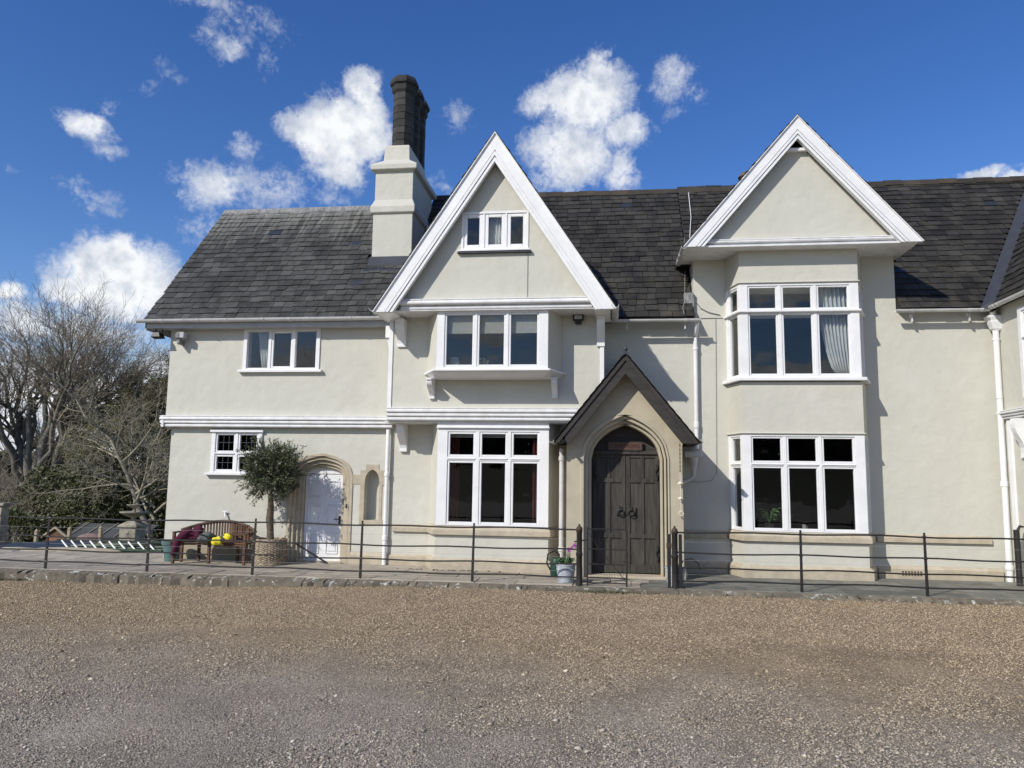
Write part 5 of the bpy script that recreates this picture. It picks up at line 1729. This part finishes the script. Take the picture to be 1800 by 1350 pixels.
T_ = [i / 20 - 1 for i in range(41)]
q = MB().tube([(XC + HW * t, by(t, 0) - .01, bz(t)) for t in T_], .034, 8); q.build('top_rail', 'bench', bn, smooth=True)
MB().tube([(XC + HW * t, by(t, 0), .46) for t in T_], .026, 6).build('lower_rail', 'bench', bn, smooth=True)
for i in range(27):
    t = -.95 + 1.9 * i / 26
    x_ = XC + HW * t; w_ = .020
    MB().hexa([(x_ - w_, by(t, 0) - .012, .46), (x_ + w_, by(t, 0) - .012, .46), (x_ + w_, by(t, 0) + .006, .46), (x_ - w_, by(t, 0) + .006, .46)],
              [(x_ - w_, by(t, 0) - .012 + .0, bz(t)), (x_ + w_, by(t, 0) - .012, bz(t)), (x_ + w_, by(t, 0) + .006, bz(t)), (x_ - w_, by(t, 0) + .006, bz(t))]).build('back_slat', 'bench', bn)
for k in range(6):
    f = .06 + .94 * k / 5
    q = MB(); vs = []; fs = []
    for j, t in enumerate(T_):
        x_ = XC + HW * t * (.97 if k < 5 else 1); y_ = by(t, f)
        vs += [(x_, y_ - .035, .415), (x_, y_ + .035, .415), (x_, y_ + .035, .44), (x_, y_ - .035, .44)]
        if j:
            o = 4 * j
            fs += [(o - 4 + c, o - 4 + (c + 1) % 4, o + (c + 1) % 4, o + c) for c in range(4)]
    fs += [(3, 2, 1, 0), tuple(range(len(vs) - 4, len(vs)))]
    q.add(vs, fs).build('seat_slat', 'bench', bn)
MB().tube([(XC + HW * t, by(t, 1) + .01, .385) for t in T_], .03, 4).build('apron', 'bench', bn)
for t, f, z1 in ((-.94, .95, .62), (-.1, .97, .41), (.92, .95, .62), (-.6, .05, .45), (.42, .05, .45), (-.96, .05, .68), (.96, .05, .68)):
    x_, y_ = XC + HW * t, by(t, f)
    MB().box(x_ - .03, x_ + .03, y_ - .03, y_ + .03, -.03, z1).build('leg', 'bench', bn, bevel=.005)
for t in (-.95, .95):
    x_ = XC + HW * t
    MB().box(x_ - .035, x_ + .035, by(t, 1.0), by(t, 0), .62, .655).build('armrest', 'bench', bn, bevel=.008)
# inner console frame on the right seat
for t in (.30, .80):
    x_ = XC + HW * t
    MB().box(x_ - .028, x_ + .028, by(t, .25) - .02, by(t, .25) + .02, .42, .83 if t < .5 else .74).build('console_post', 'bench', bn, bevel=.004)
MB().box(XC + HW * .30, XC + HW * .80, by(.5, .25) - .03, by(.5, .25) + .01, .56, .61).build('console_rail', 'bench', bn, bevel=.004)
for k in range(7):
    x_ = XC + HW * (.36 + .066 * k)
    MB().box(x_ - .018, x_ + .018, by(.5, .25) - .018, by(.5, .25) + .0, .61, .80).build('console_slat', 'bench', bn)


def cloth(name, label, cat, mat, path, width, folds, amp, thick=.02):
    """A garment lying over things: a strip that follows a path, with folds across it."""
    pts = [Vector(p) for p in path]
    n, mW = len(pts), 14
    vs, fs = [], []
    for i in range(n):
        d = (pts[min(i + 1, n - 1)] - pts[max(i - 1, 0)]).normalized()
        side = d.cross(Vector((0, -.35, 1))).normalized() if abs(d.z) < .9 else Vector((1, 0, 0))
        up = side.cross(d).normalized()
        if up.y > 0: up = -up
        w_ = width[i]
        for j in range(mW + 1):
            u = j / mW * 2 - 1
            vs.append(pts[i] + side * (u * w_) + up * (amp * math.sin(u * folds + i * .9) + .012 * math.sin(i * 2.1 + j * 1.7)))
    for i in range(n - 1):
        for j in range(mW):
            k = i * (mW + 1) + j
            fs.append((k, k + 1, k + mW + 2, k + mW + 1))
    o = link(name, MB().add(vs, fs).mesh(name, mat, smooth='all'))
    s = o.modifiers.new('thickness', 'SOLIDIFY'); s.thickness = thick
    b = o.modifiers.new('rounding', 'SUBSURF'); b.levels = 1; b.render_levels = 1
    return tag(o, label, cat)


def lump(name, label, cat, mat, c, r, seed, sub=3, amp=.25):
    bm = bmesh.new(); bmesh.ops.create_icosphere(bm, subdivisions=sub, radius=1)
    for v in bm.verts:
        p = v.co
        k = 1 + amp * (math.sin(p.x * 3.1 + seed) * math.sin(p.y * 2.7 + seed * 2) + .5 * math.sin(p.z * 5 + p.x * 4 + seed))
        k += .05 * math.sin(p.x * 11 + p.z * 9 + seed) * math.sin(p.z * 13 - p.y * 7)
        v.co = Vector((c[0] + p.x * r[0] * k, c[1] + p.y * r[1] * k, max(c[2] - r[2] * .75, c[2] + p.z * r[2] * k)))
    me = bpy.data.meshes.new(name); bm.to_mesh(me); bm.free()
    for f in me.polygons: f.use_smooth = True
    me.materials.append(MT[mat])
    o = link(name, me)
    return tag(o, label, cat) if label else o


jk = lump('jacket', 'maroon jacket thrown over the left end of the bench seat and hanging down', 'jacket', 'maroon', (-9.08, -1.06, .60), (.22, .13, .13), .9, 4, .45)
sl = MB().tube([(-9.16, -1.10, .66), (-9.27, -1.16, .60), (-9.34, -1.22, .50), (-9.38, -1.26, .38), (-9.40, -1.27, .27), (-9.44, -1.27, .16)], [.10, .095, .085, .075, .068, .055], 12)
random.seed(3)
sl.v = [(x_ + random.gauss(0, .008), y_ + random.gauss(0, .008), z_ + random.gauss(0, .006)) for x_, y_, z_ in sl.v]
sl.build('sleeve', 'maroon', jk, smooth='all')
o = lump('rucksack', 'grey green crumpled rucksack lying on the bench seat', 'bag', 'greycloth', (-8.76, -1.15, .53), (.20, .13, .105), 1.3, amp=.4)
lump('pocket', None, None, 'greycloth', (-8.83, -1.25, .50), (.08, .05, .07), 2.2).parent = o
MB().tube([(-8.90, -1.22, .58), (-8.80, -1.29, .62), (-8.68, -1.29, .58), (-8.62, -1.26, .48)], .012, 6).build('strap', 'black', o)
o = lump('hi_vis_bundle', 'bright yellow high visibility clothing bundled at the middle of the bench', 'clothing', 'yellow', (-8.47, -1.22, .47), (.115, .08, .10), .4, 4, .16)
lump('sleeve', None, None, 'yellow', (-8.28, -1.16, .56), (.115, .06, .075), 3.3, 4, .16).parent = o
lump('lining', None, None, 'greycloth', (-8.37, -1.16, .53), (.09, .06, .07), 1.1, 3, .3).parent = o
MB().tube([(-8.36, -1.26, .58), (-8.34, -1.28, .52), (-8.35, -1.28, .47)], .02, 6).build('reflective_band', 'greycloth', o)
tag(MB().tube([(-7.02, -.42, .40), (-6.25, -.42, -.02)], .022, 6).build('iron_strut', 'iron'), 'dark iron bar leaning from the basket down to the white door', 'bar')
for nm, pts, lab in (('cane', [(-8.2, -.3, .38), (-7.93, -.3, .0)], 'pale thin cane under the right seat of the bench, nearer its middle leg'), ('cane', [(-8.0, -.32, .38), (-7.85, -.32, .05)], 'pale thin cane under the right end of the bench, nearest the basket')):
    tag(MB().tube(pts, .008, 5).build(nm, 'wire'), lab, 'cane')

# ------------------------------------------------------------------ garden left of the house
ld = thing('ladder', 'green ladder with bright white rungs lying beyond the left end of the terrace', 'ladder', (-12.5, .9, .1))
MB().box(-14.1, -11.25, 1.18, 1.23, .16, .22).build('rail', 'dark_green', ld, bevel=.01)
MB().box(-13.75, -11.1, 1.02, 1.07, -.03, .03).build('rail', 'green_paint', ld, bevel=.01)
for k in range(10):
    x_ = -13.93 + .262 * k
    MB().tube([(x_, 1.16, .185), (x_ + .26, 1.06, .01)], .020, 8).build('rung', 'white', ld)
pl = thing('pole_pile', 'heap of long dark green poles under the ladder', 'poles', (-12.2, 1.4, -.2))
for k in range(16):
    a, b = random.uniform(-14.6, -12.8), random.uniform(-11.6, -10.2)
    y_ = random.uniform(1.15, 2.0); z_ = -.28 + random.uniform(0, .34)
    MB().tube([(a, y_, z_), (b, y_ + random.uniform(-.3, .3), z_ + random.uniform(-.06, .22))], random.uniform(.025, .05), 8).build('pole', random.choice(['green_paint', 'dark_green', 'dark_green']), pl)
for k in range(3):
    MB().tube([(-12.2 + .5 * k, 1.7, .10), (-10.4 + .1 * k, 2.6, .42 + .05 * k)], .035, 8).build('pole', 'green_paint', pl)
tag(lump('tarpaulin', 'x', 'y', 'tarp', (-15.2, 2.2, -.30), (2.2, .9, .34), .7, 3, .12), 'dark blue grey tarpaulin over a low heap at the far left', 'tarpaulin')
bank = lump('earth_bank', 'x', 'y', 'soil', (-13.9, .9, -.12), (1.4, .35, .16), 1.9, 3, .3); bank.data.materials[0] = MT['lime']
tag(bank, 'low pale earth and stone bank at the left end of the terrace', 'earth bank')
pp = thing('gate_pier', 'grey square pier with a flat cap at the far left edge', 'pier', (-16.55, 2.2, -.6))
MB().box(-16.7, -16.42, 2.0, 2.28, -.7, .98).build('shaft', 'urn', pp, bevel=.01); MB().box(-16.76, -16.33, 1.94, 2.34, .98, 1.06).build('cap', 'urn', pp, bevel=.015)
GP = ((-16.91, .22, 'leftmost garden post with a pointed top, before the tarpaulin'), (-15.85, .31, 'middle garden post with a pointed top, in front of the cold frame gable'), (-14.86, .36, 'right hand garden post with a pointed top, in front of the cold frame roof'))
for x_, z_, lab in GP:
    p = thing('garden_post', lab, 'post', (x_, 4, -.6), 'pale garden posts with pointed tops')
    MB().box(x_ - .045, x_ + .045, 3.955, 4.045, -.9, z_ - .08).build('shaft', 'post', p, bevel=.006)
    MB().lathe([(.05, z_ - .08), (.06, z_ - .06), (.045, z_ - .03), (.005, z_ + .02)], x_, 4, 8).build('finial', 'post', p)
# stone fountain
fx, fy_ = -16.45, 8.0
fo = thing('fountain', 'weathered two tiered stone fountain on a square pedestal', 'fountain', (fx, fy_, -.9))
part_ = lambda prof, nm, k=20: MB().lathe(prof, fx, fy_, k).build(nm, 'urn', fo, smooth=True)
MB().box(fx - .30, fx + .30, fy_ - .30, fy_ + .30, -1.0, .06).build('pedestal', 'urn', fo, bevel=.012)
MB().box(fx - .36, fx + .36, fy_ - .36, fy_ + .36, .06, .14).build('cornice', 'urn', fo, bevel=.015)
MB().hexa([(fx - .34, fy_ - .34, .14), (fx + .34, fy_ - .34, .14), (fx + .34, fy_ + .34, .14), (fx - .34, fy_ + .34, .14)], [(fx - .10, fy_ - .10, .30), (fx + .10, fy_ - .10, .30), (fx + .10, fy_ + .10, .30), (fx - .10, fy_ + .10, .30)]).build('cap', 'urn', fo, bevel=.01)
part_([(.10, .28), (.08, .36), (.12, .39), (.28, .46), (.42, .53), (.46, .56), (.46, .60), (.40, .60), (.1, .52)], 'basin', 26)
part_([(.10, .54), (.05, .62), (.045, .70), (.07, .72), (.20, .78), (.25, .82), (.25, .84), (.06, .83), (.03, .86), (.055, .90), (.05, .94), (.01, .97)], 'upper_basin')
MB().lathe([(.06, -.02), (.07, 0), (.02, .02)], 0, 0, 12).build('mask', 'urn', fo).matrix_local = Matrix.Translation(Vector((fx, fy_ - .31, -.12)) - origin(fo)) @ Matrix.Rotation(PI / 2, 4, 'X')
# cold frame with a little gable
cf = thing('cold_frame', 'low glazed cold frame with a white gabled end behind the garden posts', 'cold frame', (-19, 9, -1))
c0, c1, yA, yB = -20.0, -16.9, 8.7, 10.4
MB().box(-20.5, -16.9, 9.0, 10.2, -1.6, -.45).build('base', 'brick', cf)
MB().prism([(-20.6, -.42), (-19.62, -.42), (-20.08, -.10)], 'y', 8.98, 9.1).build('gable', 'bench', cf)
for s in (-1, 1):
    q = MB(); q.prism([(-20.1, -.05), (-20.1 + s * .52, -.40), (-20.1 + s * .52, -.47), (-20.1, -.12)], 'y', 8.90, 8.98); q.build('barge', 'post', cf)
MB().hexa([(-19.75, 8.95, -.46), (-16.9, 8.95, -.46), (-16.9, 10.3, -.03), (-20.0, 10.3, -.03)], [(-19.75, 8.95, -.42), (-16.9, 8.95, -.42), (-16.9, 10.3, .01), (-20.0, 10.3, .01)]).build('glass_roof', 'coldglass', cf)
for k in range(5):
    x_ = -19.6 + .6 * k
    MB().tube([(x_, 8.93, -.40), (x_ - .15, 10.3, .03)], .018, 5).build('glazing_bar', 'post', cf)
tag(lump('clay_urn', 'x', 'y', 'clay_dome', (-17.3, 7.0, -.45), (.5, .4, .36), .2, 3, .05), 'upturned pinkish clay dome beside the fountain pedestal', 'urn')
# outbuilding
ob = thing('outbuilding', 'low brick outbuilding with a brown tiled roof and dark doors behind the fountain', 'outbuilding', (-19, 17, -1.5))
MB().box(-21.2, -15, 16.2, 19.6, -1.8, .30).build('wall', 'brick', ob)
MB().prism([(15.9, .26), (17.9, 1.55), (19.9, .26)], 'x', -21.5, -14.8).build('roof', 'clay_tile', ob)
q = MB()
for r_ in range(10):
    for k in range(30):
        x_ = -21.5 + .222 * k + (.11 if r_ % 2 else 0); y_ = 15.85 + .2 * r_; z_ = .27 + .129 * r_
        q.hexa([(x_, y_, z_ + .01), (x_ + .21, y_, z_ + .01), (x_ + .21, y_ + .22, z_ + .145), (x_, y_ + .22, z_ + .145)], [(x_, y_, z_ + .035), (x_ + .21, y_, z_ + .035), (x_ + .21, y_ + .22, z_ + .155), (x_, y_ + .22, z_ + .155)])
q.build('tiles', 'clay_tile', ob)['kind'] = 'stuff'
for x_ in (-19.6, -18.2, -17.0):
    d_ = MB().box(x_, x_ + 1.15, 16.12, 16.19, -1.7, .12).build('door', 'black', ob)
    for (a, b, c, d) in ((x_, x_ + .09, -1.7, .12), (x_ + 1.06, x_ + 1.15, -1.7, .12), (x_ + .09, x_ + 1.06, .03, .12), (x_ + .09, x_ + 1.06, -.62, -.54)):
        MB().box(a, b, 16.07, 16.119, c, d).build('door_frame', 'blue_paint', d_)
MB().box(-21.3, -15, 16.0, 16.06, .16, .25).build('fascia', 'blue_paint', ob)


# ------------------------------------------------------------------ trees
class Tree:
    """Grows a branching skeleton; thick wood goes to the trunk mesh, fine wood to the crown mesh."""
    def __init__(self, seed):
        self.low = .28; self.r = random.Random(seed); self.wood = []; self.fine = []; self.tips = []

    def branch(self, p, d, L, r, lvl, top, ratio, spread, kids, up, wob):
        R_ = self.r
        n = 6 if lvl == 0 else 5 if lvl < 3 else 3
        pts, rad = [Vector(p)], [r]
        d = d.normalized()
        for i in range(n):
            d = (d + Vector((R_.gauss(0, wob), R_.gauss(0, wob), R_.gauss(up, wob * .7)))).normalized()
            pts.append(pts[-1] + d * (L / n)); rad.append(max(.004, r * (1 - .62 * (i + 1) / n)))
        (self.wood if lvl <= 2 else self.fine).append((pts, rad, lvl))
        if lvl >= top:
            self.tips.append((pts[-1], d)); self.tips.append((pts[-2], d))
            return
        k = kids[lvl]
        for j in range(k):
            t = R_.uniform(self.low if lvl == 0 else .28, 1.0) if j < k - 1 else 1.0
            f = t * n; i = min(int(f), n - 1)
            q = pts[i].lerp(pts[i + 1], f - i)
            base = (pts[i + 1] - pts[i]).normalized()
            a = R_.uniform(0, 2 * PI); o = base.orthogonal().normalized()
            o = (o * math.cos(a) + base.cross(o) * math.sin(a))
            s = R(R_.uniform(*spread)) * (.35 if j == k - 1 else 1)
            nd_ = base * math.cos(s) + o * math.sin(s)
            rr = max(.004, rad[i] * (.62 if j < k - 1 else .9))
            self.branch(q, nd_, L * R_.uniform(*ratio) * (1.12 - .45 * t if j < k - 1 else 1), rr, lvl + 1, top, ratio, spread, kids, up, wob)

    def meshes(self, wood_mat, fine_mat, twig_min=.006):
        out = []
        for lst, mat in ((self.wood, wood_mat), (self.fine, fine_mat)):
            V, F = [], []
            base = 0
            for pts, rad, lvl in lst:
                k = 9 if lvl == 0 else 7 if lvl == 1 else 5 if lvl == 2 else 3
                P = np.array([tuple(p) for p in pts]); Rr = np.maximum(np.array(rad), twig_min)
                D = np.gradient(P, axis=0); D /= np.linalg.norm(D, axis=1)[:, None] + 1e-9
                ref = np.array([.31, .86, .41]); A = np.cross(D, ref); A /= np.linalg.norm(A, axis=1)[:, None] + 1e-9
                B = np.cross(D, A)
                t = np.arange(k) * 2 * PI / k
                ring = P[:, None, :] + (A[:, None, :] * np.cos(t)[None, :, None] + B[:, None, :] * np.sin(t)[None, :, None]) * Rr[:, None, None]
                V.append(ring.reshape(-1, 3))
                n = len(P)
                i = np.arange(n - 1)[:, None] * k; j = np.arange(k)[None, :]; j2 = (j + 1) % k
                F.append((np.stack([i + j, i + j2, i + k + j2, i + k + j], -1) + base).reshape(-1, 4))
                base += n * k
            me = np_mesh('tree_wood', np.concatenate(V), np.concatenate(F), mat)
            me.polygons.foreach_set('use_smooth', np.ones(len(me.polygons), bool))
            out.append(me)
        return out


def leaves_mesh(name, centres, size, mat, flat=.0, seed=3):
    """Many small leaf faces, each with its own tilt."""
    g_ = np.random.default_rng(seed)
    C = np.asarray(centres, float); n = len(C)
    a = g_.normal(size=(n, 3)); a /= np.linalg.norm(a, axis=1)[:, None]
    b = np.cross(a, g_.normal(size=(n, 3))); b /= np.linalg.norm(b, axis=1)[:, None] + 1e-9
    s = size * (.6 + .8 * g_.random((n, 1)))
    V = np.stack([C - a * s, C + b * s * .5, C + a * s, C - b * s * .5], 1).reshape(-1, 3)
    F = np.arange(4 * n).reshape(n, 4)
    return np_mesh(name, V, F, mat)


def plant_tree(name, label, base, t, wood, fine, leaves=None, group=None, twig_min=.006, leaf_mat='leaf_bud'):
    o = thing(name, label, 'tree', base, group)
    a, b = t.meshes(wood, fine, twig_min)
    a.name = 'trunk'; b.name = 'crown'
    link('trunk', a, o); link('crown', b, o)
    if leaves is not None:
        link('buds', leaves_mesh('buds', leaves, .055, leaf_mat), o)
    return o


def copy_tree(src, loc, rz, sc, label, group=None):
    c = src.copy(); COL.objects.link(c)
    c.location = loc; c.rotation_euler = (0, 0, rz); c.scale = (sc, sc, sc)
    c['label'] = label
    if group: c['group'] = group
    for ch in src.children:
        d = ch.copy(); COL.objects.link(d); d.parent = c
    return c


# the big beech: several stems from one base, limbs reaching to the edge of a broad dome
bt = Tree(21)
BB = Vector((-30.2, 20, -1.6))
bt.wood.append(([BB + Vector((0, 0, -.3)), BB + Vector((0, 0, .8)), BB + Vector((.05, 0, 2.0)), BB + Vector((.05, 0, 3.0))], [.85, .66, .60, .42], 0))
Q = bt.r


def bezier(a, b, c, n):
    return [a.lerp(b, i / n).lerp(b.lerp(c, i / n), i / n) for i in range(n + 1)]


stem_tops = [(-.55, 0, 6.2), (.35, .2, 6.6), (1.15, -.2, 6.0), (-1.5, .4, 5.2), (2.1, .3, 5.0)]
stems = []
for sx, sy, sz in stem_tops:
    a = BB + Vector((sx * .28, sy * .3, 1.8)); c = BB + Vector((sx, sy, sz + 1.6))
    pts = bezier(a, a + Vector((sx * .15, sy * .1, 2.2)), c, 8)
    pts = [p + Vector((Q.gauss(0, .06), Q.gauss(0, .06), 0)) for p in pts]
    stems.append(pts)
    bt.wood.append((pts, [.27 - .021 * k for k in range(9)], 0))
for k in range(46):
    th = PI * (k + .5) / 46 + Q.gauss(0, .05)
    rr = Q.uniform(.72, 1.0)
    tgt = Vector((-28.6 - 6.3 * math.cos(th) * rr, 20 + Q.uniform(-3.6, 3.6), 2.4 + 7.7 * math.sin(th) ** .8 * rr))
    st = min(stems, key=lambda p: abs(p[-1].x - tgt.x) + Q.uniform(0, 1.2))
    i0 = Q.choice((2, 3, 4, 5, 6, 7)) if abs(tgt.x - BB.x) > 2.5 else Q.choice((5, 6, 7, 8))
    a = st[i0]
    L = (tgt - a).length
    b = a + Vector(((tgt.x - a.x) * .35, (tgt.y - a.y) * .35, L * Q.uniform(.40, .60)))
    n = 9
    pts = [p + Vector((Q.gauss(0, .10), Q.gauss(0, .10), Q.gauss(0, .08))) * (i > 0) for i, p in enumerate(bezier(a, b, tgt, n))]
    r0 = .05 + .018 * L * .8
    rad = [max(.012, r0 * (1 - .88 * i / n)) for i in range(n + 1)]
    bt.wood.append((pts, rad, 1))
    for j in range(11):
        f = Q.uniform(.22, 1.0) ** .8 * n; i = min(int(f), n - 1)
        q = pts[i].lerp(pts[i + 1], f - i); base = (pts[i + 1] - pts[i]).normalized()
        al = Q.uniform(0, 2 * PI); o = base.orthogonal().normalized(); o = o * math.cos(al) + base.cross(o) * math.sin(al)
        sp = R(Q.uniform(20, 60))
        bt.branch(q, base * math.cos(sp) + o * math.sin(sp) + Vector((0, 0, .12)), Q.uniform(1.1, 2.3), max(.012, rad[i] * .5), 3, 5, (.50, .75), (20, 55), (0, 0, 0, 6, 5), .05, .14)
beech = plant_tree('beech_tree', 'tall bare many stemmed beech tree at the left edge', BB, bt, 'bark', 'twig', twig_min=.0065)
# pale bare tree near the house corner
pt = Tree(5)
PB = Vector((-18.9, 13.2, -1.2))
pt.branch(PB, Vector((.02, 0, 1)), 5.0, .13, 0, 5, (.42, .62), (35, 85), (12, 6, 5, 4, 3), .03, .14)
pt.branch(PB + Vector((0, 0, 1.2)), Vector((-.75, -.1, .75)), 3.2, .065, 1, 5, (.52, .72), (30, 75), (8, 6, 5, 4, 3), .02, .16)
pt.branch(PB + Vector((0, 0, 1.7)), Vector((-.95, .2, .45)), 3.4, .055, 1, 5, (.52, .72), (30, 75), (8, 6, 5, 4, 3), .02, .16)
pt.branch(PB + Vector((0, 0, 1.5)), Vector((.7, .1, .8)), 2.6, .06, 1, 5, (.52, .72), (30, 75), (8, 6, 5, 4, 3), .02, .16)
plant_tree('bare_tree', 'small bare tree with pale twisting branches beside the left wing', PB, pt, 'pale_bark', 'pale_bark', twig_min=.006)
# slender trees with opening buds
st_ = Tree(9)
SB = Vector((-23.6, 21, -1.6))
st_.branch(SB, Vector((.0, 0, 1)), 6.0, .16, 0, 4, (.40, .62), (25, 60), (12, 6, 5, 4), .06, .09)
lv = []
g3 = np.random.default_rng(4)
for (p, d) in st_.tips:
    for k in range(9): lv.append(tuple(Vector(p) + Vector(g3.normal(0, .16, 3))))
slim = plant_tree('budding_tree', 'slender tree in yellow green bud behind the pale bare tree', SB, st_, 'bark', 'twig', lv, 'budding trees beside the house', twig_min=.007)
for (x_, y_, rz, sc, lab) in ((-26.3, 24, 1.3, .92, 'slender budding tree between the beech and the house'), (-22.3, 24, 2.6, 1.05, 'slender budding tree almost hidden by the house corner'), (-24.8, 18.5, 4.0, .72, 'shorter budding tree in front of the taller budding ones')):
    copy_tree(slim, (x_, y_, -1.6), rz, sc, lab, 'budding trees beside the house')
# bare wood further back
ft_ = Tree(33)
ft_.branch(Vector((0, 0, 0)), Vector((.03, 0, 1)), 6.5, .24, 0, 4, (.48, .70), (22, 55), (8, 6, 5, 4), .06, .11)
FBASE = Vector((-46, 44, -2))
for lst in (ft_.wood, ft_.fine):
    for i, (pts, rad, l) in enumerate(lst): lst[i] = ([p + FBASE for p in pts], rad, l)
FBASE = FBASE
far = plant_tree('far_tree', 'bare grey brown tree in the wood behind the beech and garden', FBASE, ft_, 'bark', 'twig', None, 'bare trees of the far wood', twig_min=.014)
r4 = random.Random(8)
for k in range(15):
    az_ = R(-44 + 1.35 * k + r4.uniform(-.6, .6)); dd = r4.uniform(50, 74)
    copy_tree(far, (math.sin(az_) * dd, CAM.y + math.cos(az_) * dd, -2), r4.uniform(0, 6.28), r4.uniform(.42, .60) if k < 9 else r4.uniform(.7, .95), 'bare grey brown tree in the wood behind the beech and garden', 'bare trees of the far wood')
# trees behind the camera: seen only as reflections in the glass
copy_tree(far, (-26.5, -50, -.5), 1.0, 1.15, 'bare tree across the drive mirrored in the upper wing window')

# evergreen shrubs below the trees
def shrub(label, c, r, n, mat, size, seed, holes=.0, name='evergreen_shrub'):
    g_ = np.random.default_rng(seed)
    u = g_.normal(size=(n, 3)); u /= np.linalg.norm(u, axis=1)[:, None]
    lobes = g_.normal(size=(9, 3)); lobes /= np.linalg.norm(lobes, axis=1)[:, None]
    k = 1 + .28 * np.max(u @ lobes.T, axis=1) ** 6 - .12 + .10 * np.sin(u[:, 0] * 7 + seed) * np.sin(u[:, 2] * 6)
    rad = k * (.55 + .45 * g_.random(n) ** .5) + g_.normal(0, .03, n)
    P = np.array(c) + u * rad[:, None] * np.array(r)
    P = P[P[:, 2] > -1.8]
    o = thing(name, label, 'shrub', (c[0], c[1], -1.6))
    link('foliage', leaves_mesh('foliage', P, size, mat, seed=seed), o)
    q = MB()
    rr = random.Random(seed)
    for j in range(7):
        e = Vector((c[0] + rr.uniform(-.6, .6) * r[0], c[1] + rr.uniform(-.6, .6) * r[1], c[2] + rr.uniform(.1, .6) * r[2]))
        q.tube([(c[0] + rr.uniform(-.3, .3), c[1], -1.8), Vector((c[0], c[1], -1.7)).lerp(e, .5) + Vector((.1, 0, .1)), e], [.09, .06, .02], 6)
    q.build('stems', 'bark', o)
    return o


shrub('dark green rounded evergreen behind the cold frame', (-22.6, 14.5, .1), (2.0, 1.6, 1.9), 15000, 'leaf_dark', .075, 1)
shrub('broad dark laurel below the beech trunk', (-26.0, 17.0, .4), (2.3, 1.8, 2.2), 16000, 'leaf_dark', .08, 2)
shrub('lighter olive green evergreen left of the fountain', (-20.3, 15.8, .2), (1.7, 1.3, 1.9), 11000, 'leaf_dark', .07, 3)
shrub('tall ivy covered bush with yellow green leaves between the trees', (-24.8, 21.5, 2.2), (1.9, 1.6, 2.9), 4200, 'leaf_bud', .06, 4)
shrub('yellowish conifer rising behind the pale bare tree', (-22.2, 22.5, 3.0), (1.6, 1.4, 3.2), 3200, 'leaf_bud', .055, 6)
shrub('low dark evergreen at the far left behind the fence', (-24.6, 12.0, -.6), (1.7, 1.4, 1.1), 8000, 'leaf_dark', .06, 5)
shrub('dark evergreen hidden behind the pale bare tree', (-20.6, 19.0, .8), (2.2, 1.5, 2.2), 10000, 'leaf_dark', .075, 8)
# brown brambles at the left edge
br = Tree(14)
for k in range(26):
    br.branch(Vector((-27.5 + br.r.uniform(-3.4, 2.6), 15.0 + br.r.uniform(-1.2, 1.2), -1.7)), Vector((br.r.uniform(-.8, .8), br.r.uniform(-.4, .4), 1)), br.r.uniform(1.6, 3.2), .03, 2, 4, (.5, .8), (25, 70), (0, 0, 7, 5), .0, .2)
plant_tree('bramble', 'tangle of brown leafless brambles under the beech at the left', (-27.5, 15, -1.7), br, 'pale_bark', 'twig', twig_min=.006)


# far woodland: one mass nobody could count
def woodland(name, label, arc, dist, h0, h1, n, size, seed):
    g_ = np.random.default_rng(seed)
    a = np.radians(g_.uniform(arc[0], arc[1], n)); d = dist * (1 + .12 * g_.random(n))
    x = np.sin(a) * d; y = CAM.y + np.cos(a) * d
    top = h0 + (h1 - h0) * (.5 + .25 * np.sin(a * 37 + 1) + .15 * np.sin(a * 91) + .1 * np.sin(a * 211))
    zb = land_z(x, y)
    z = zb + top * (g_.random(n) ** .8)
    return tag(link(name, leaves_mesh(name, np.stack([x, y, z], 1), size, 'far_wood', seed=seed)), label, 'woodland', kind='stuff')


woodland('far_woodland', 'distant brown woodland behind the garden', (-105, -18), 88, 4, 7.5, 62000, .34, 2)
woodland('woodland_behind', 'dark belt of trees across the valley mirrored in the windows', (120, 240), 128, 6.0, 9.5, 45000, .75, 5)
